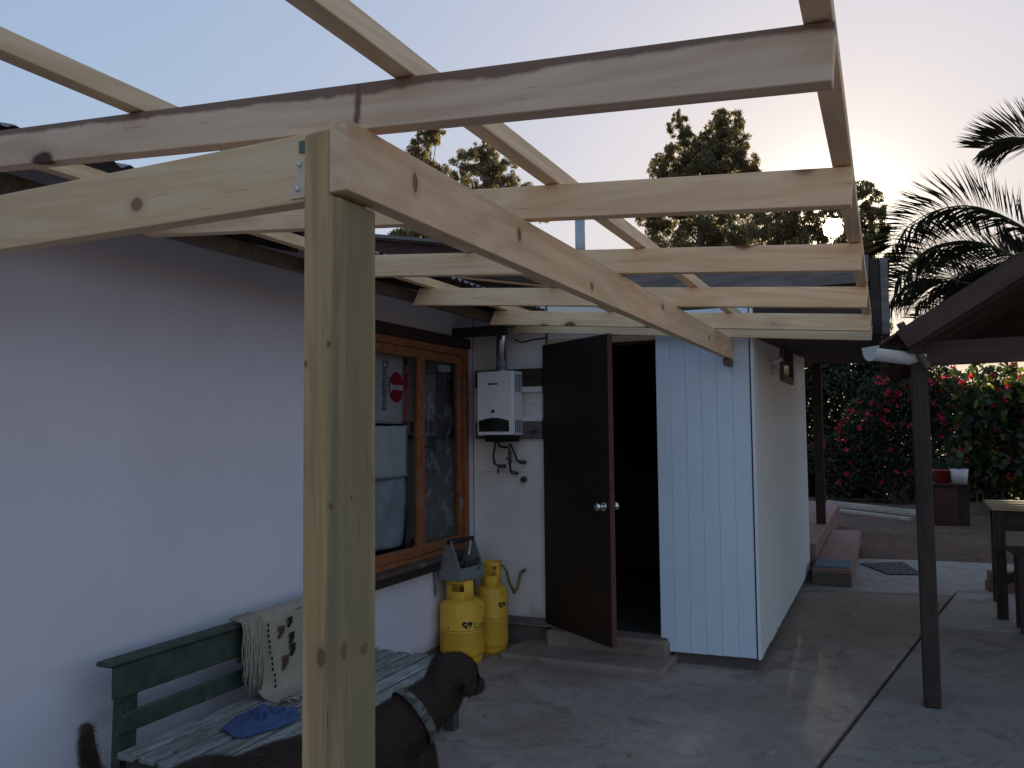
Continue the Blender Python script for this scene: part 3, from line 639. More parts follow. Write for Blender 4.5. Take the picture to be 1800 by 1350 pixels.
# ---------------------------------------------------------------- gas cylinders
yellow = M_paint('cylinder_yellow', (.92,.53,.05), (.62,.33,.05), .6, 5., .42, .1, fine=90., rust=(.16,.075,.03))
ink = M_plain('dark_ink', (.035,.028,.03), .6)
def cylinder(cx, cy, r, hbody, htop, label, z_logo, a_logo, lsize, word):
    t = thing('gas_cylinder', (cx,cy,0), label, 'gas cylinder', 'yellow gas cylinders in the corner')
    c = (cx,cy,0); sh = r*.42
    prof = [(r*.80,.012),(r*.80,.03),(r*.93,.045),(r*.985,.07),(r,.10),(r,hbody*.5-.006),(r*1.012,hbody*.5-.003),(r*1.012,hbody*.5+.003),(r,hbody*.5+.006),(r,hbody-sh)]
    prof += [(r*(math.cos(a)**.75), hbody-sh+sh*math.sin(a)) for a in (R(18),R(36),R(54),R(70))]+[(r*.28,hbody),(.0005,hbody+.002)]
    MB().lathe(prof, 40, c).build('body', yellow, t, True)
    MB().lathe([(r*.86,0.0),(r*.88,.0),(r*.9,.05),(r*.86,.05),(r*.86,0.0)], 32, c).build('foot_ring', yellow, t, True)
    # collar: a guard with a hand slot facing the camera and an opening on the right
    rc = r*.70; z0, z1 = hbody-sh*.45, htop; n = 48; fd = math.atan2(-cy, -cx)
    mb = MB()
    def seg(k0, k1, za, zb):
        for k in range(k0, k1):
            a0, a1 = fd+2*math.pi*k/n, fd+2*math.pi*(k+1)/n
            vs = [(cx+rr*math.cos(a), cy+rr*math.sin(a), z) for z in (za,zb) for a in (a0,a1) for rr in (rc,rc-.006)]
            mb.add(vs, [(0,2,6,4),(1,5,7,3),(4,6,7,5),(0,1,3,2)])
    slot = range(-5,1) if r > .14 else range(-4,3)
    lo, hi = min(slot), max(slot)+1
    op0, op1 = (6,17)
    seg(lo,hi,z0,z0+(z1-z0)*.50); seg(lo,hi,z0+(z1-z0)*.86,z1); seg(hi,op0,z0,z1); seg(op1,n+lo,z0,z1)
    mb.build('collar', yellow, t, True)
    MB().tube([(cx,cy,hbody-.01),(cx,cy,hbody+.06)], [.016,.012], 12).build('valve', brass, t)
    MB().lathe([(r*1.004,hbody*.5+.010),(r*1.004,hbody*.5+.013)], 40, c).build('seam', M_plain('rust_line', (.12,.06,.02), .8), t)
    # printed heart mark and word, wrapped on the body
    rr = r+.0012; a0 = fd+a_logo
    wrap = lambda u, v: (cx+rr*math.cos(a0+u/r), cy+rr*math.sin(a0+u/r), z_logo+v)
    L = lsize; outline = []
    for k in range(36):
        q = 2*math.pi*k/36; hx_ = 16*math.sin(q)**3/17; hy_ = (13*math.cos(q)-5*math.cos(2*q)-2*math.cos(3*q)-math.cos(4*q))/17
        outline.append((L*hx_*.95, L*(hy_*.80)+L*.1))
    mb = MB(); ctr = wrap(0, L*.05); mb.add([wrap(*p) for p in outline]+[ctr], [(k,(k+1)%36,36) for k in range(36)]); mb.build('heart_mark', ink, t, fix=False)
    rr = r+.0022; mb = MB()
    sw = [(-.45,.18),(-.2,.32),(.1,.25),(.2,.05),(.05,-.2),(.05,-.5),(.30,-.75)]
    ring = [wrap(L*a-L*.10, L*b) for a, b in sw]+[wrap(L*a+L*.14*(1 if b < .1 else .6), L*b-(L*.14 if b > .1 else 0)) for a, b in sw][::-1]
    n2 = len(sw); mb.add(ring, [(k,k+1,2*n2-2-k,2*n2-1-k) for k in range(n2-1)]); mb.build('heart_swirl', yellow, t, fix=False)
    rr = r+.0012
    place_text(word, L*1.5, ink, t, (0,0,0), (1,0,0), (0,0,1), wrap=lambda u, v: wrap(L*1.25+u, v-L*.55))
    return t
cylinder(-2.648,4.935,.153,.43,.548,'larger yellow gas cylinder under the grey tool caddy',.262,.22,.042,'Lipigas')
cylinder(-2.558,5.215,.112,.47,.625,'slimmer yellow gas cylinder with a hose, in the corner behind the other',.335,.66,.036,'Lipigas')
hs_ = thing('gas_hose', (-2.45,5.23,.4), 'yellowish gas hose looping from the slim cylinder to the wall', 'hose')
MB().tube([(-2.54,5.21,.58),(-2.47,5.20,.605),(-2.445,5.22,.56),(-2.44,5.25,.48),(-2.43,5.31,.40),(-2.425,5.35,.42),(-2.42,5.40,.52),(-2.41,5.43,.535)], .010, 10).build('tube', M_plain('hose_rubber', (.22,.17,.05), .5), hs_, True)
MB().tube([(-2.415,5.42,.53),(-2.385,5.39,.545)], .013, 10).build('tap', brass, hs_)

# grey tool caddy on the larger cylinder
tb = thing('tool_caddy', (-2.66,4.94,.55), 'grey plastic tool caddy full of odds and ends, on the larger cylinder', 'tool caddy')
gp = M_plain('caddy_grey', (.24,.25,.25), .45, wear=(.19,.19,.19))
e1 = Vector((.20,.98,0)).normalized(); e2 = Vector((e1.y,-e1.x,0)); t0 = Vector((-2.655,4.935,.5495)); hl, hw2 = .125, .098
def T(a, b, z): return t0+e1*a+e2*b+Vector((0,0,z))
mb = MB()
mb.add([T(-hl,-hw2,.0),T(hl,-hw2,.0),T(hl,hw2,.0),T(-hl,hw2,.0),T(-hl,-hw2,.012),T(hl,-hw2,.012),T(hl,hw2,.012),T(-hl,hw2,.012)], [(0,3,2,1),(4,5,6,7),(0,1,5,4),(1,2,6,5),(2,3,7,6),(3,0,4,7)])
mb.build('base', gp, tb, bevel=.003)
for sgn in (-1,1):
    mb = MB(); P2 = [(-hw2,.0125),(hw2,.0125),(hw2*.98,.085),(.028,.245),(.018,.262),(-.018,.262),(-.028,.245),(-hw2*.98,.085)]
    a0, a1 = sgn*hl, sgn*(hl-.008); n = 8
    mb.add([T(a0,b,z) for b,z in P2]+[T(a1,b,z) for b,z in P2], [tuple(range(n)), tuple(range(n,2*n))[::-1]]+[(i,(i+1)%n,n+(i+1)%n,n+i) for i in range(n)])
    mb.build('end_panel', gp, tb, bevel=.0025)
    mb = MB(); b0, b1 = sgn*hw2, sgn*(hw2-.007)
    mb.add([T(-hl+.0085,b0,.0125),T(hl-.0085,b0,.0125),T(hl-.0085,b0*.985,.085),T(-hl+.0085,b0*.985,.085),T(-hl+.0085,b1,.0125),T(hl-.0085,b1,.0125),T(hl-.0085,b1*.985,.085),T(-hl+.0085,b1*.985,.085)], [(0,1,2,3),(7,6,5,4),(0,4,5,1),(1,5,6,2),(2,6,7,3),(3,7,4,0)])
    mb.build('side_wall', gp, tb, bevel=.002)
MB().tube([T(-hl-.004,0,.255),T(hl+.004,0,.255)], .017, 12).build('handle', M_plain('handle_black', (.012,.012,.013), .5), tb, True)
mb = MB(); rng = random.Random(3)
for k in range(16):
    a = rng.uniform(-hl+.03,hl-.03); b = rng.uniform(-.06,.06); z = rng.uniform(.02,.10); d = Vector((rng.uniform(-1,1),rng.uniform(-1,1),rng.uniform(.1,1))).normalized()*rng.uniform(.03,.06)
    p = T(a,b,z); mb.tube([p-d,p+d], rng.uniform(.008,.02), 6)
tag(mb.build('contents', M_plain('dark_tools', (.05,.045,.04), .5, .2), tb), kind='stuff')
MB().obox(T(.06,.03,.20), (e1,(0,.3,1),(1,0,0)), (.006,.05,.004)).build('white_blade', M_plain('white_handle', (.6,.6,.58), .4), tb, bevel=.002)
mb = MB(); rg = []
for k in range(6):
    z = .06-k*.035; w = .022+.004*math.sin(k*2.1)
    rg += [T(-hl-.012-.004*math.sin(k),-hw2-.004+.004*k*.3-w,z), T(-hl-.014+.006*math.cos(k*1.7),-hw2-.004+w*.3,z)]
mb.add(rg, [(2*k,2*k+1,2*k+3,2*k+2) for k in range(5)])
o = mb.build('rag', M_plain('grey_rag', (.22,.21,.20), .9), tb, True, fix=False); sm = o.modifiers.new('s','SOLIDIFY'); sm.thickness = .004

# ---------------------------------------------------------------- things behind the window glass
sack = thing('printed_sack', (HX-.075,4.30,1.72), 'white printed sack with red oval, hung behind the left window pane', 'sack')
sk_w = M_plain('sack_white', (.60,.58,.62), .6, wear=(.50,.48,.52)); red = M_plain('sack_red', (.42,.02,.035), .6); navy = M_plain('sack_ink', (.06,.035,.09), .6)
sx = HX-.075
def sheet(name, mat, parent, y0, y1, z0, z1, x, amp=.006, ny=10, nz=14, seed=0, th=.0015):
    vs = []; fs = []
    for j in range(nz+1):
        for i in range(ny+1):
            y = y0+(y1-y0)*i/ny; z = z0+(z1-z0)*j/nz
            vs.append((x+amp*noise.noise(Vector((y*7+seed,z*4,seed))), y+.006*noise.noise(Vector((z*6,seed,1.0))), z+.006*noise.noise(Vector((y*9,seed,4.0)))))
    for j in range(nz):
        for i in range(ny): a = j*(ny+1)+i; fs.append((a,a+1,a+ny+2,a+ny+1))
    o = MB().add(vs, fs).build(name, mat, parent, True, fix=False); s_ = o.modifiers.new('s','SOLIDIFY'); s_.thickness = th
    return o
sheet('face', sk_w, sack, 4.06, 4.582, 1.60, 2.062, sx, .004, seed=1)
sheet('red_band', red, sack, 4.586, 4.645, 1.62, 1.99, sx+.001, .004, 4, seed=2)
place_text('Do\u00f1ablanca', .095, navy, sack, (sx+.006,4.322,1.995), (0,0,-1), (0,1,0), width=.315)
ov = MB(); pts = [(sx+.006, 4.483+.088*math.cos(2*math.pi*k/32)*(1+.05*math.sin(k)), 1.836+.098*math.sin(2*math.pi*k/32)) for k in range(32)]
ov.add(pts+[(p[0]+.001,p[1],p[2]) for p in pts], [tuple(range(32)), tuple(range(32,64))]+[(k,(k+1)%32,32+(k+1)%32,32+k) for k in range(32)]); ov.build('red_oval', red, sack)
MB().prism([(4.405,1.872),(4.405,1.797),(4.425,1.812),(4.440,1.820),(4.560,1.815),(4.560,1.852),(4.440,1.849),(4.425,1.856)], 'x', sx+.0075, sx+.0085).build('white_mark', sk_w, sack)
sh2 = thing('plastic_sheet', (HX-.085,4.35,1.3), 'pale crumpled plastic sheet behind the lower left window pane', 'sheet')
sheet('face', M_plain('cloudy_plastic', (.78,.81,.86), .4, wear=(.50,.55,.62)), sh2, 4.06, 4.64, 1.25, 1.585, sx-.01, .03, 16, 14, seed=5)
sheet('lower_fold', M_plain('cloudy_plastic_dark', (.55,.60,.70), .4, wear=(.14,.16,.20)), sh2, 4.06, 4.64, .80, 1.248, sx-.03, .05, 20, 16, seed=8)
ls = thing('lace_curtain', (HX-.09,5.0,.8), 'dark lace curtain with pale leaf pattern behind the right window pane', 'curtain')
def M_lace():
    s = N('lace'); c = s.coord((1,1,1)); vo = s.noise(c, 6.5, 3, .5, 1.3)
    col = s.mix(s.ramp(vo, [(.54, 0.0), (.58, 1.0)]), (.10,.095,.10), (.30,.30,.34)); return s.fin(col, .9)
sheet('face', M_lace(), ls, 4.74, 5.30, .78, 2.06, sx-.02, .02, 24, 20, seed=11)
MB().box(sx+.012,sx+.0135,5.02,5.19,1.975,2.02).build('paper_note', sk_w, ls)

# ---------------------------------------------------------------- green garden bench
bench = thing('garden_bench', (-2.3,2.9,0), 'old green slatted bench with flaking paint along the white wall', 'bench')
def M_flake():
    s = N('flaking_seat'); c = s.coord((1,1,1), 17.0)
    def sc(v):
        mp = s.n('ShaderNodeVectorMath', operation='MULTIPLY'); s.l(c, mp.inputs[0]); mp.inputs[1].default_value = v; return mp.outputs[0]
    a = s.noise(sc((9,28,28)), 1.0, 7, .72, .3); g = s.noise(sc((3,90,90)), 1.0, 4, .6)
    wood = s.ramp(g, [(.35, (.17,.16,.15)), (.65, (.28,.27,.255))])
    col = s.mix(s.ramp(a, [(.46, 0.0), (.54, .8)]), wood, (.37,.375,.37))
    b2_ = s.noise(sc((8,16,16)), 1.3, 6, .7, .2)
    col = s.mix(s.ramp(b2_, [(.60, 0.0), (.65, .8)]), col, (.09,.115,.10))
    oi = s.n('ShaderNodeObjectInfo'); v = s.n('ShaderNodeMapRange'); s.l(oi.outputs['Random'], v.inputs[0]); v.inputs[3].default_value = .75; v.inputs[4].default_value = 1.15
    col = s.mix(1.0, col, v.outputs[0], 'MULTIPLY')
    s.bump(a, .6, .004); return s.fin(col, .75)
flake = M_flake()
BY0, BY1 = 2.20, 3.82
for k in range(6):
    x = -2.093-k*.103
    member('seat_slat', bench, (x,BY0+random.uniform(-.01,.01),.348), (x,BY1+random.uniform(-.012,.012),.348), .081, .026, flake, bevel=.007)
member('apron', bench, (-2.062,BY0+.02,.293), (-2.062,BY1-.01,.293), .022, .084, green_paint, bevel=.004)
for y in (BY0+.06, BY1-.08):
    member('seat_bearer', bench, (-2.64,y,.30), (-2.075,y,.30), .045, .068, green_paint)
    member('front_leg', bench, (-2.10,y+.05,0), (-2.10,y+.05,.335), .055, .06, green_paint, side=(0,1,0))
    lx = -2.668
    member('back_leg', bench, (lx-.02,y,0), (lx,y,.688), .045, .075, green_paint, side=(0,1,0))
member('back_rail', bench, (-2.634,BY0-.03,.625), (-2.634,BY1,.625), .022, .125, green_paint, bevel=.006)
member('top_cap', bench, (-2.652,BY0-.06,.697), (-2.652,BY1+.03,.697), .085, .018, green_paint, bevel=.007)
member('back_rail', bench, (-2.634,BY0-.01,.465), (-2.634,BY1,.465), .022, .075, green_paint, bevel=.006)

# blanket over the bench back, its fringe hanging at the near edge
blk_t = thing('wool_blanket', (-2.6,3.2,.42), 'cream wool blanket with brown motifs and long fringe over the bench back', 'blanket')
wool = M_paint('cream_wool', (.40,.355,.28), (.30,.26,.20), .5, 16., .95, .5, fine=220.)
prof = [(-2.715,.50),(-2.713,.60),(-2.708,.69),(-2.69,.722),(-2.655,.735),(-2.615,.722),(-2.597,.69),(-2.594,.64),(-2.590,.57),(-2.585,.50),(-2.578,.42),(-2.556,.376),(-2.50,.367),(-2.45,.367)]
vs = []; fs = []; ny = 30; nn = len(prof)
for i in range(ny+1):
    y = 2.875+.66*i/ny
    for j, (x, z) in enumerate(prof):
        k = min(1, j/5); w = .010*noise.noise(Vector((y*6,j*.35,2.))); vs.append((x+w*k+(.012*math.sin(y*19+j*.12) if 5 < j < 11 else 0), y+.010*noise.noise(Vector((j*.6,y*2,5.))), z+.004*noise.noise(Vector((y*14,j,1.)))))
for i in range(ny):
    for j in range(nn-1): a = i*nn+j; fs.append((a,a+1,a+nn+1,a+nn))
o = MB().add(vs, fs).build('cloth', wool, blk_t, True, fix=False)
sm = o.modifiers.new('s','SOLIDIFY'); sm.thickness = .009; sd = o.modifiers.new('d','SUBSURF'); sd.levels = sd.render_levels = 1
def bx_at(y, z):     # front of the hanging part
    j = min(range(6,11), key=lambda q: abs(prof[q][1]-z)); return prof[j][0]+.010*noise.noise(Vector((y*6,j*.35,2.)))+.012*math.sin(y*19+j*.12)
brown_y = M_plain('brown_yarn', (.12,.06,.045), .95); black_y = M_plain('black_yarn', (.015,.014,.015), .95)
rng = random.Random(5)
for k in range(12):
    z = .675-k*.025; y = 2.945+.002*k; MB().obox((bx_at(y,z)+.012,y,z), ((0,0,1),(0,1,0),(1,0,0)), (.0075,.0025,.003)).build('stitch', black_y, blk_t)
for yc, zc, mt, s_ in ((3.03,.63,brown_y,1.2),(3.045,.49,brown_y,1.35),(3.11,.585,black_y,1.1),(3.115,.53,black_y,1.2),(3.10,.66,black_y,1.0),(3.25,.63,brown_y,1.0),(3.27,.52,brown_y,1.1),(3.38,.6,black_y,1.0)):
    mb = MB()
    for (a, b) in ((-1,1),(0,1),(1,1),(0,0),(-.2,-.9),(.9,-.4),(-1.1,-1.5)):
        mb.obox((bx_at(yc+a*.009*s_,zc)+.0125,yc+a*.009*s_,zc+b*.012*s_), ((0,1,0),(0,.15,1),(1,0,0)), (.0065*s_,.0075*s_,.0025))
    mb.build('motif', mt, blk_t)
mb = MB()
for k in range(120):
    y = 2.785+.115*rng.random()**.8; zt = .716+.012*rng.random(); ln = rng.uniform(.27,.365); xo = rng.uniform(0,.028); pts = []
    for j in range(9):
        t = j/8; z = zt-ln*max(0,t-.12); x = -2.655+.068*min(1,t/.14)+xo*min(1,t*3)+.005*math.sin(t*9+k)
        if t < .12: z = zt+.006
        pts.append((x, y+.018*math.sin(t*3+k*.3)*t+.05*t*(.5-(y-2.785)/.115)*.5, max(z,.366)))
    mb.tube(pts, [.0035]*8+[.002], 5)
for k in range(46):
    y = 2.88+.3*rng.random(); p = Vector((-2.46,y,.372)); d = Vector((.055+.03*rng.random(),rng.uniform(-.03,.03),0)); mb.tube([p,p+d*.6+Vector((0,0,.004)),p+d], [.003,.003,.0015], 5)
tag(mb.build('fringe', wool, blk_t, True), kind='stuff')

# crumpled blue cloth on the seat
bc = thing('blue_cloth', (-2.37,2.68,.36), 'crumpled blue cloth lying on the bench seat', 'cloth')
vs = []; fs = []; nr, na = 30, 72
for i in range(nr+1):
    for k in range(na):
        q = 2*math.pi*k/na; r_ = i/nr*(.135+.035*noise.noise(Vector((math.cos(q)*1.6,math.sin(q)*1.6,3.))))
        x = -2.37+r_*math.cos(q)*.95; y = 2.68+r_*math.sin(q)*1.25
        f_ = noise.noise(Vector((x*17,y*9,1.)))+.7*noise.noise(Vector((x*25+y*22,y*31,7.))); e = 1-(i/nr)**2
        vs.append((x,y,3635e-4+.001+.050*e*(.35+.9*min(abs(f_),.8))+.014*abs(f_)*(1-e)))
for i in range(nr):
    for k in range(na): fs.append((i*na+k,i*na+(k+1)%na,(i+1)*na+(k+1)%na,(i+1)*na+k))
o = MB().add(vs, fs).build('fabric', M_paint('blue_fabric', (.075,.12,.26), (.045,.07,.16), .6, 14., .9, .3), bc, True)

# ---------------------------------------------------------------- brown dog, seen from behind its shoulder
dog = thing('dog', (-1.73,2.08,0), 'dark brown dog with pale collar and raised tail, looking away beside the bench', 'dog')
V = Vector
def capsule(bm, a, b, ra, rb_, n=10):
    a, b = V(a), V(b); d = (b-a); L = max(d.length, 1e-4)
    for i in range(n+1):
        t = i/n; r_ = ra+(rb_-ra)*t
        bmesh.ops.create_icosphere(bm, subdivisions=2, radius=r_, matrix=Matrix.Translation(a+d*t))
def ell(bm, c, ax, r3):
    Mx = Matrix.Identity(4); e = [V(q).normalized() for q in ax]
    for i in range(3):
        for j in range(3): Mx[i][j] = e[j][i]*r3[j]
        Mx[i][3] = c[i]
    bmesh.ops.create_icosphere(bm, subdivisions=3, radius=1.0, matrix=Mx)
bm = bmesh.new()
hd = V((.43,.90,0)).normalized(); sd_ = V((hd.y,-hd.x,0)); Z = V((0,0,1))
rump = V((-1.87,1.80,.45)); wit = V((-1.62,2.33,.435))
ell(bm, wit-hd*.03+V((0,0,-.02)), (hd,sd_,Z), (.24,.135,.175))      # chest
ell(bm, (rump+wit)/2+V((0,0,.005)), (hd,sd_,Z), (.30,.115,.135))   # trunk
ell(bm, rump+hd*.04, (hd,sd_,Z), (.19,.125,.145))                    # hips
hc = V((-1.452,2.640,.668))
capsule(bm, wit+hd*.05+V((0,0,.05)), hc-hd*.05+V((0,0,-.055)), .118, .078)
ell(bm, wit+hd*.17+V((0,0,-.06)), (hd,sd_,Z), (.10,.10,.14))
fw = V((.12,.95,-.25)).normalized(); rt = V((fw.y,-fw.x,0)).normalized(); up = rt.cross(fw)
ell(bm, hc, (fw,rt,up), (.098,.077,.075))
ell(bm, hc+fw*.045-up*.02, (fw,rt,up), (.075,.062,.058))
capsule(bm, hc+fw*.08-up*.030, hc+fw*.158-up*.040, .043, .032)
ell(bm, hc+fw*.185-up*.032, (fw,rt,up), (.014,.017,.013))
for sg in (1,-1):   # ears: flat flaps folding down from the sides of the crown
    b0 = hc-fw*.012+rt*sg*.060+up*.042
    ell(bm, b0+rt*sg*.012-up*.012, (up+rt*sg*-.3, fw, rt), (.036,.034,.016))
    ell(bm, b0+rt*sg*.026-up*.055, (up+rt*sg*-.10, fw, rt), (.052,.036,.011))
    ell(bm, hc+fw*.075+rt*sg*.035+up*.022, (fw,rt,up), (.012,.011,.010))
for sg in (1,-1):
    sh_ = wit+hd*.03+sd_*sg*.082
    capsule(bm, sh_+V((0,0,-.06)), V((sh_.x,sh_.y,.20))-hd*.01, .058, .034); capsule(bm, V((sh_.x,sh_.y,.20))-hd*.01, V((sh_.x,sh_.y,.045)), .032, .024)
    ell(bm, V((sh_.x,sh_.y,.025))+hd*.022, (hd,sd_,Z), (.048,.032,.026))
    hp_ = rump+sd_*sg*.078-hd*.01; kn = V((hp_.x,hp_.y,.27))+hd*.09; hk = V((hp_.x,hp_.y,.155))-hd*.085; ft = V((hp_.x,hp_.y,.045))-hd*.065
    capsule(bm, hp_+V((0,0,-.02)), kn, .085, .052); capsule(bm, kn, hk, .048, .026); capsule(bm, hk, ft, .025, .023)
    ell(bm, V((ft.x,ft.y,.025))+hd*.03, (hd,sd_,Z), (.050,.030,.025))
tl = [V((-1.945,1.655,.50)),V((-1.965,1.60,.565)),V((-1.955,1.55,.65)),V((-1.925,1.515,.73)),V((-1.905,1.495,.79))]
capsule(bm, rump-hd*.12+V((0,0,.06)), tl[0], .050, .036, 5)
for i in range(4): capsule(bm, tl[i], tl[i+1], .036-.005*i, .031-.005*i, 5)
me = bpy.data.meshes.new('dog_raw'); bm.to_mesh(me); bm.free()
tmp = bpy.data.objects.new('dog_raw', me); COL.objects.link(tmp)
rm = tmp.modifiers.new('r','REMESH'); rm.mode = 'VOXEL'; rm.voxel_size = .0085; rm.use_smooth_shade = True
sm = tmp.modifiers.new('s','SMOOTH'); sm.factor = .5; sm.iterations = 6
bpy.context.view_layer.update()
dm = bpy.data.meshes.new_from_object(tmp.evaluated_get(bpy.context.evaluated_depsgraph_get())); bpy.data.objects.remove(tmp)
for v in dm.vertices: v.co -= V(dog.location)
dm.polygons.foreach_set('use_smooth', [True]*len(dm.polygons))
def M_fur():
    s = N('dog_fur'); c = s.coord()
    a = s.noise(c, 5., 4, .6); f = s.n('ShaderNodeTexNoise'); mp = s.n('ShaderNodeVectorMath', operation='MULTIPLY'); s.l(c, mp.inputs[0]); mp.inputs[1].default_value = (70,35,160); s.l(mp.outputs[0], f.inputs['Vector']); f.inputs['Scale'].default_value = 1.6; f.inputs['Detail'].default_value = 5
    col = s.ramp(a, [(.35, (.020,.012,.010)), (.6, (.042,.021,.015)), (.8, (.07,.034,.022))])
    col = s.mix(s.ramp(f.outputs['Fac'], [(.4, 0.0), (.7, .5)]), col, (.085,.05,.036))
    s.bump(f.outputs['Fac'], .55, .006); s.b.inputs['Sheen Weight'].default_value = .06
    return s.fin(col, .62, 0., .3)
dm.materials.clear(); dm.materials.append(M_fur())
do = bpy.data.objects.new('body', dm); COL.objects.link(do); do.parent = dog
# short coat: fine hairs lying back along the body
rng = random.Random(77); mb = MB(); loc = V(dog.location); tris = [(p.center.copy(), p.normal.copy(), p.area) for p in dm.polygons]
for c_, n_, a_ in tris:
    if c_.z+loc.z < .28: continue
    for q in range(5):
        p = c_+loc+V((rng.uniform(-1,1),rng.uniform(-1,1),rng.uniform(-1,1)))*.005; fl = (-hd*.8+V((0,0,-.45))+V((rng.gauss(0,.25),rng.gauss(0,.25),rng.gauss(0,.25)))); fl -= n_*fl.dot(n_)
        d = (fl.normalized()+n_*.40).normalized(); l = rng.uniform(.012,.024); w = n_.cross(d).normalized()*.0007
        b = len(mb.v); mb.v += [p-w,p+w,p+d*l]; mb.f.append([b,b+1,b+2])
s_ = N('coat_hair'); r_i = s_.n('ShaderNodeNewGeometry').outputs['Random Per Island']
hair_m = s_.fin(s_.ramp(r_i, [(0.0, (.022,.012,.010)), (.6, (.042,.021,.016)), (1.0, (.085,.045,.032))]), .5, 0., .35)
tag(mb.build('coat', hair_m, do, fix=False), kind='stuff')
# collar: a flat pale patterned band round the neck
nk = hd*.62+Z*.55; nk = (hc-hd*.05+V((0,0,-.055))-(wit+hd*.05+V((0,0,.05)))).normalized()
cc = wit+hd*.05+V((0,0,.05))+nk*.155; ca = nk.cross(Z).normalized(); cb = ca.cross(nk)
mb = MB(); vs = []; fs = []; n = 40
for k in range(n):
    q = 2*math.pi*k/n; d = ca*math.cos(q)+cb*math.sin(q)
    for hh, rr in ((-.017,.1085),(.017,.1015),(.017,.0985),(-.017,.1055)): vs.append(cc+nk*hh+d*rr)
for k in range(n):
    for j in range(4): fs.append((k*4+j,k*4+(j+1)%4,((k+1)%n)*4+(j+1)%4,((k+1)%n)*4+j))
mb.add(vs, fs)
def M_collar():
    s = N('collar_fabric'); c = s.coord(); f = s.ramp(s.noise(c, 34., 2, .5), [(.53, 0.0), (.56, 1.0)])
    return s.fin(s.mix(f, (.14,.13,.12), (.06,.055,.05)), .8)
co = mb.build('collar', M_collar(), dog, True)
MB().tube([cc+ca*-.106+nk*.012, cc+ca*-.112+nk*.012], .006, 8).build('rivet', chrome, co)
# ---------------------------------------------------------------- small things further back
wl = thing('wall_lamp', (-.757,6.15,2.0), 'small white lamp fitting on the annex side wall near its corner', 'lamp')
MB().tube([(-.757,6.12,2.015),(-.735,6.12,2.015)], .035, 16).build('base', white_pl, wl)
MB().tube([(-.74,6.12,2.015),(-.70,6.10,2.03),(-.66,6.08,2.045)], [.02,.022,.02], 12).build('holder', white_pl, wl, True)
MB().tube([(-.715,6.12,2.01),(-.715,6.12,1.95),(-.715,6.12,1.93)], [.022,.026,.012], 12).build('bulb', M_plain('milk_glass', (.6,.6,.6), .3), wl, True)
def mat_thing(name, poly, z, th, mt, label, cat):
    o = MB().prism(poly, 'z', z, z+th).build(name, mt, None, bevel=.003); tag(o, label, cat); return o
def M_pattern(name, a, b, sc_):
    s = N(name); c = s.coord(); vo = s.n('ShaderNodeTexVoronoi', feature='DISTANCE_TO_EDGE'); vo.inputs['Scale'].default_value = sc_; s.l(c, vo.inputs['Vector'])
    return s.fin(s.mix(s.ramp(vo.outputs['Distance'], [(.08, 1.0), (.14, 0.0)]), a, b), .8)
mat_thing('door_mat', [(-.30,10.02),(-.20,10.09),(.10,10.28),(.14,10.28),(.305,9.55),(.29,9.50),(.0,9.40),(-.04,9.42)], .007, .012, M_pattern('mat_weave', (.018,.020,.022), (.10,.11,.11), 16.), 'black patterned door mat on the concrete path', 'door mat')
mat_thing('blue_mat', [(-.69,8.62),(-.35,8.62),(-.345,9.12),(-.68,9.14)], .171, .010, M_pattern('blue_weave', (.07,.15,.22), (.12,.17,.20), 9.), 'blue mat lying on the pink step', 'mat')
pale_plank = M_wood('loose_plank_wood', (.46,.40,.34), (.30,.25,.21), knots=False)
for k, (a, b, w, h, z) in enumerate((((-1.9,18.4),(.62,15.9),.14,.05,.0),((-2.3,17.9),(.36,15.2),.12,.05,.0),((-1.1,17.75),(.55,16.05),.09,.04,.052))):
    o = member('loose_plank', None, (a[0],a[1],-.03+z+h/2+.002), (b[0],b[1],-.03+z+h/2+.002), w, h, pale_plank); tag(o, ['grey loose plank on the soil below the flowering bush, farther of the two','long grey loose plank on the soil, nearer to the camera','pale narrow plank lying on top of the farther plank'][k], 'plank', 'planks lying on the soil')
cab = thing('garden_cabinet', (.95,14.8,-.03), 'low brown wooden cabinet carrying two flower pots', 'cabinet')
cw = M_wood('cabinet_wood', (.085,.032,.024), (.055,.02,.016), knots=False)
box('carcass', cab, cw, .66, 1.02, 14.66, 15.1, -.03, .60, bevel=.005); box('top', cab, dark_wood, .62, 1.18, 14.62, 15.14, .602, .63, bevel=.005)
box('side_unit', cab, dark_wood, 1.022, 1.17, 14.70, 15.1, -.03, .60, bevel=.005); box('door_panel', cab, cw, .69, .99, 14.645, 14.659, .04, .55, bevel=.006)
def pot(x, y, z, r, h, mt, label, kind):
    t = thing('flower_pot', (x,y,z), label, 'pot', 'pots on the cabinet')
    n = 4 if kind else 20
    MB().lathe([(.001,0),(r*.78,0),(r,h),(r*1.06,h),(r*1.06,h-.02)] if not kind else [(.001,0),(r*.80,0),(r,h),(r*.95,h),(r*.74,.01)], 24, (x,y,z)).build('pot', mt, t, True)
    MB().lathe([(.001,h-.03),(r*.93,h-.03)], 20, (x,y,z)).build('earth', soil, t, fix=False)
    mb = MB(); rg = random.Random(int(x*100))
    for k in range(90):
        a = rg.uniform(0,6.28); d = V((math.cos(a),math.sin(a),rg.uniform(.4,2.2))).normalized(); p = V((x,y,z+h-.02))+d*rg.uniform(.02,.24); u = d*.03; v = V((-d.y,d.x,rg.uniform(-.5,.5))).normalized()*.014
        mb.add([p-u,p-v,p+u,p+v], [(0,1,2,3)])
    tag(mb.build('leaves', leaf_pot, t, fix=False), kind='stuff'); return t
leaf_pot = M_leaf('pot_leaf', (.02,.03,.015), (.05,.07,.03))
pot(.80,14.85,.631,.125,.22,M_plain('red_pot', (.30,.035,.03), .5), 'red flower pot on the cabinet', 0)
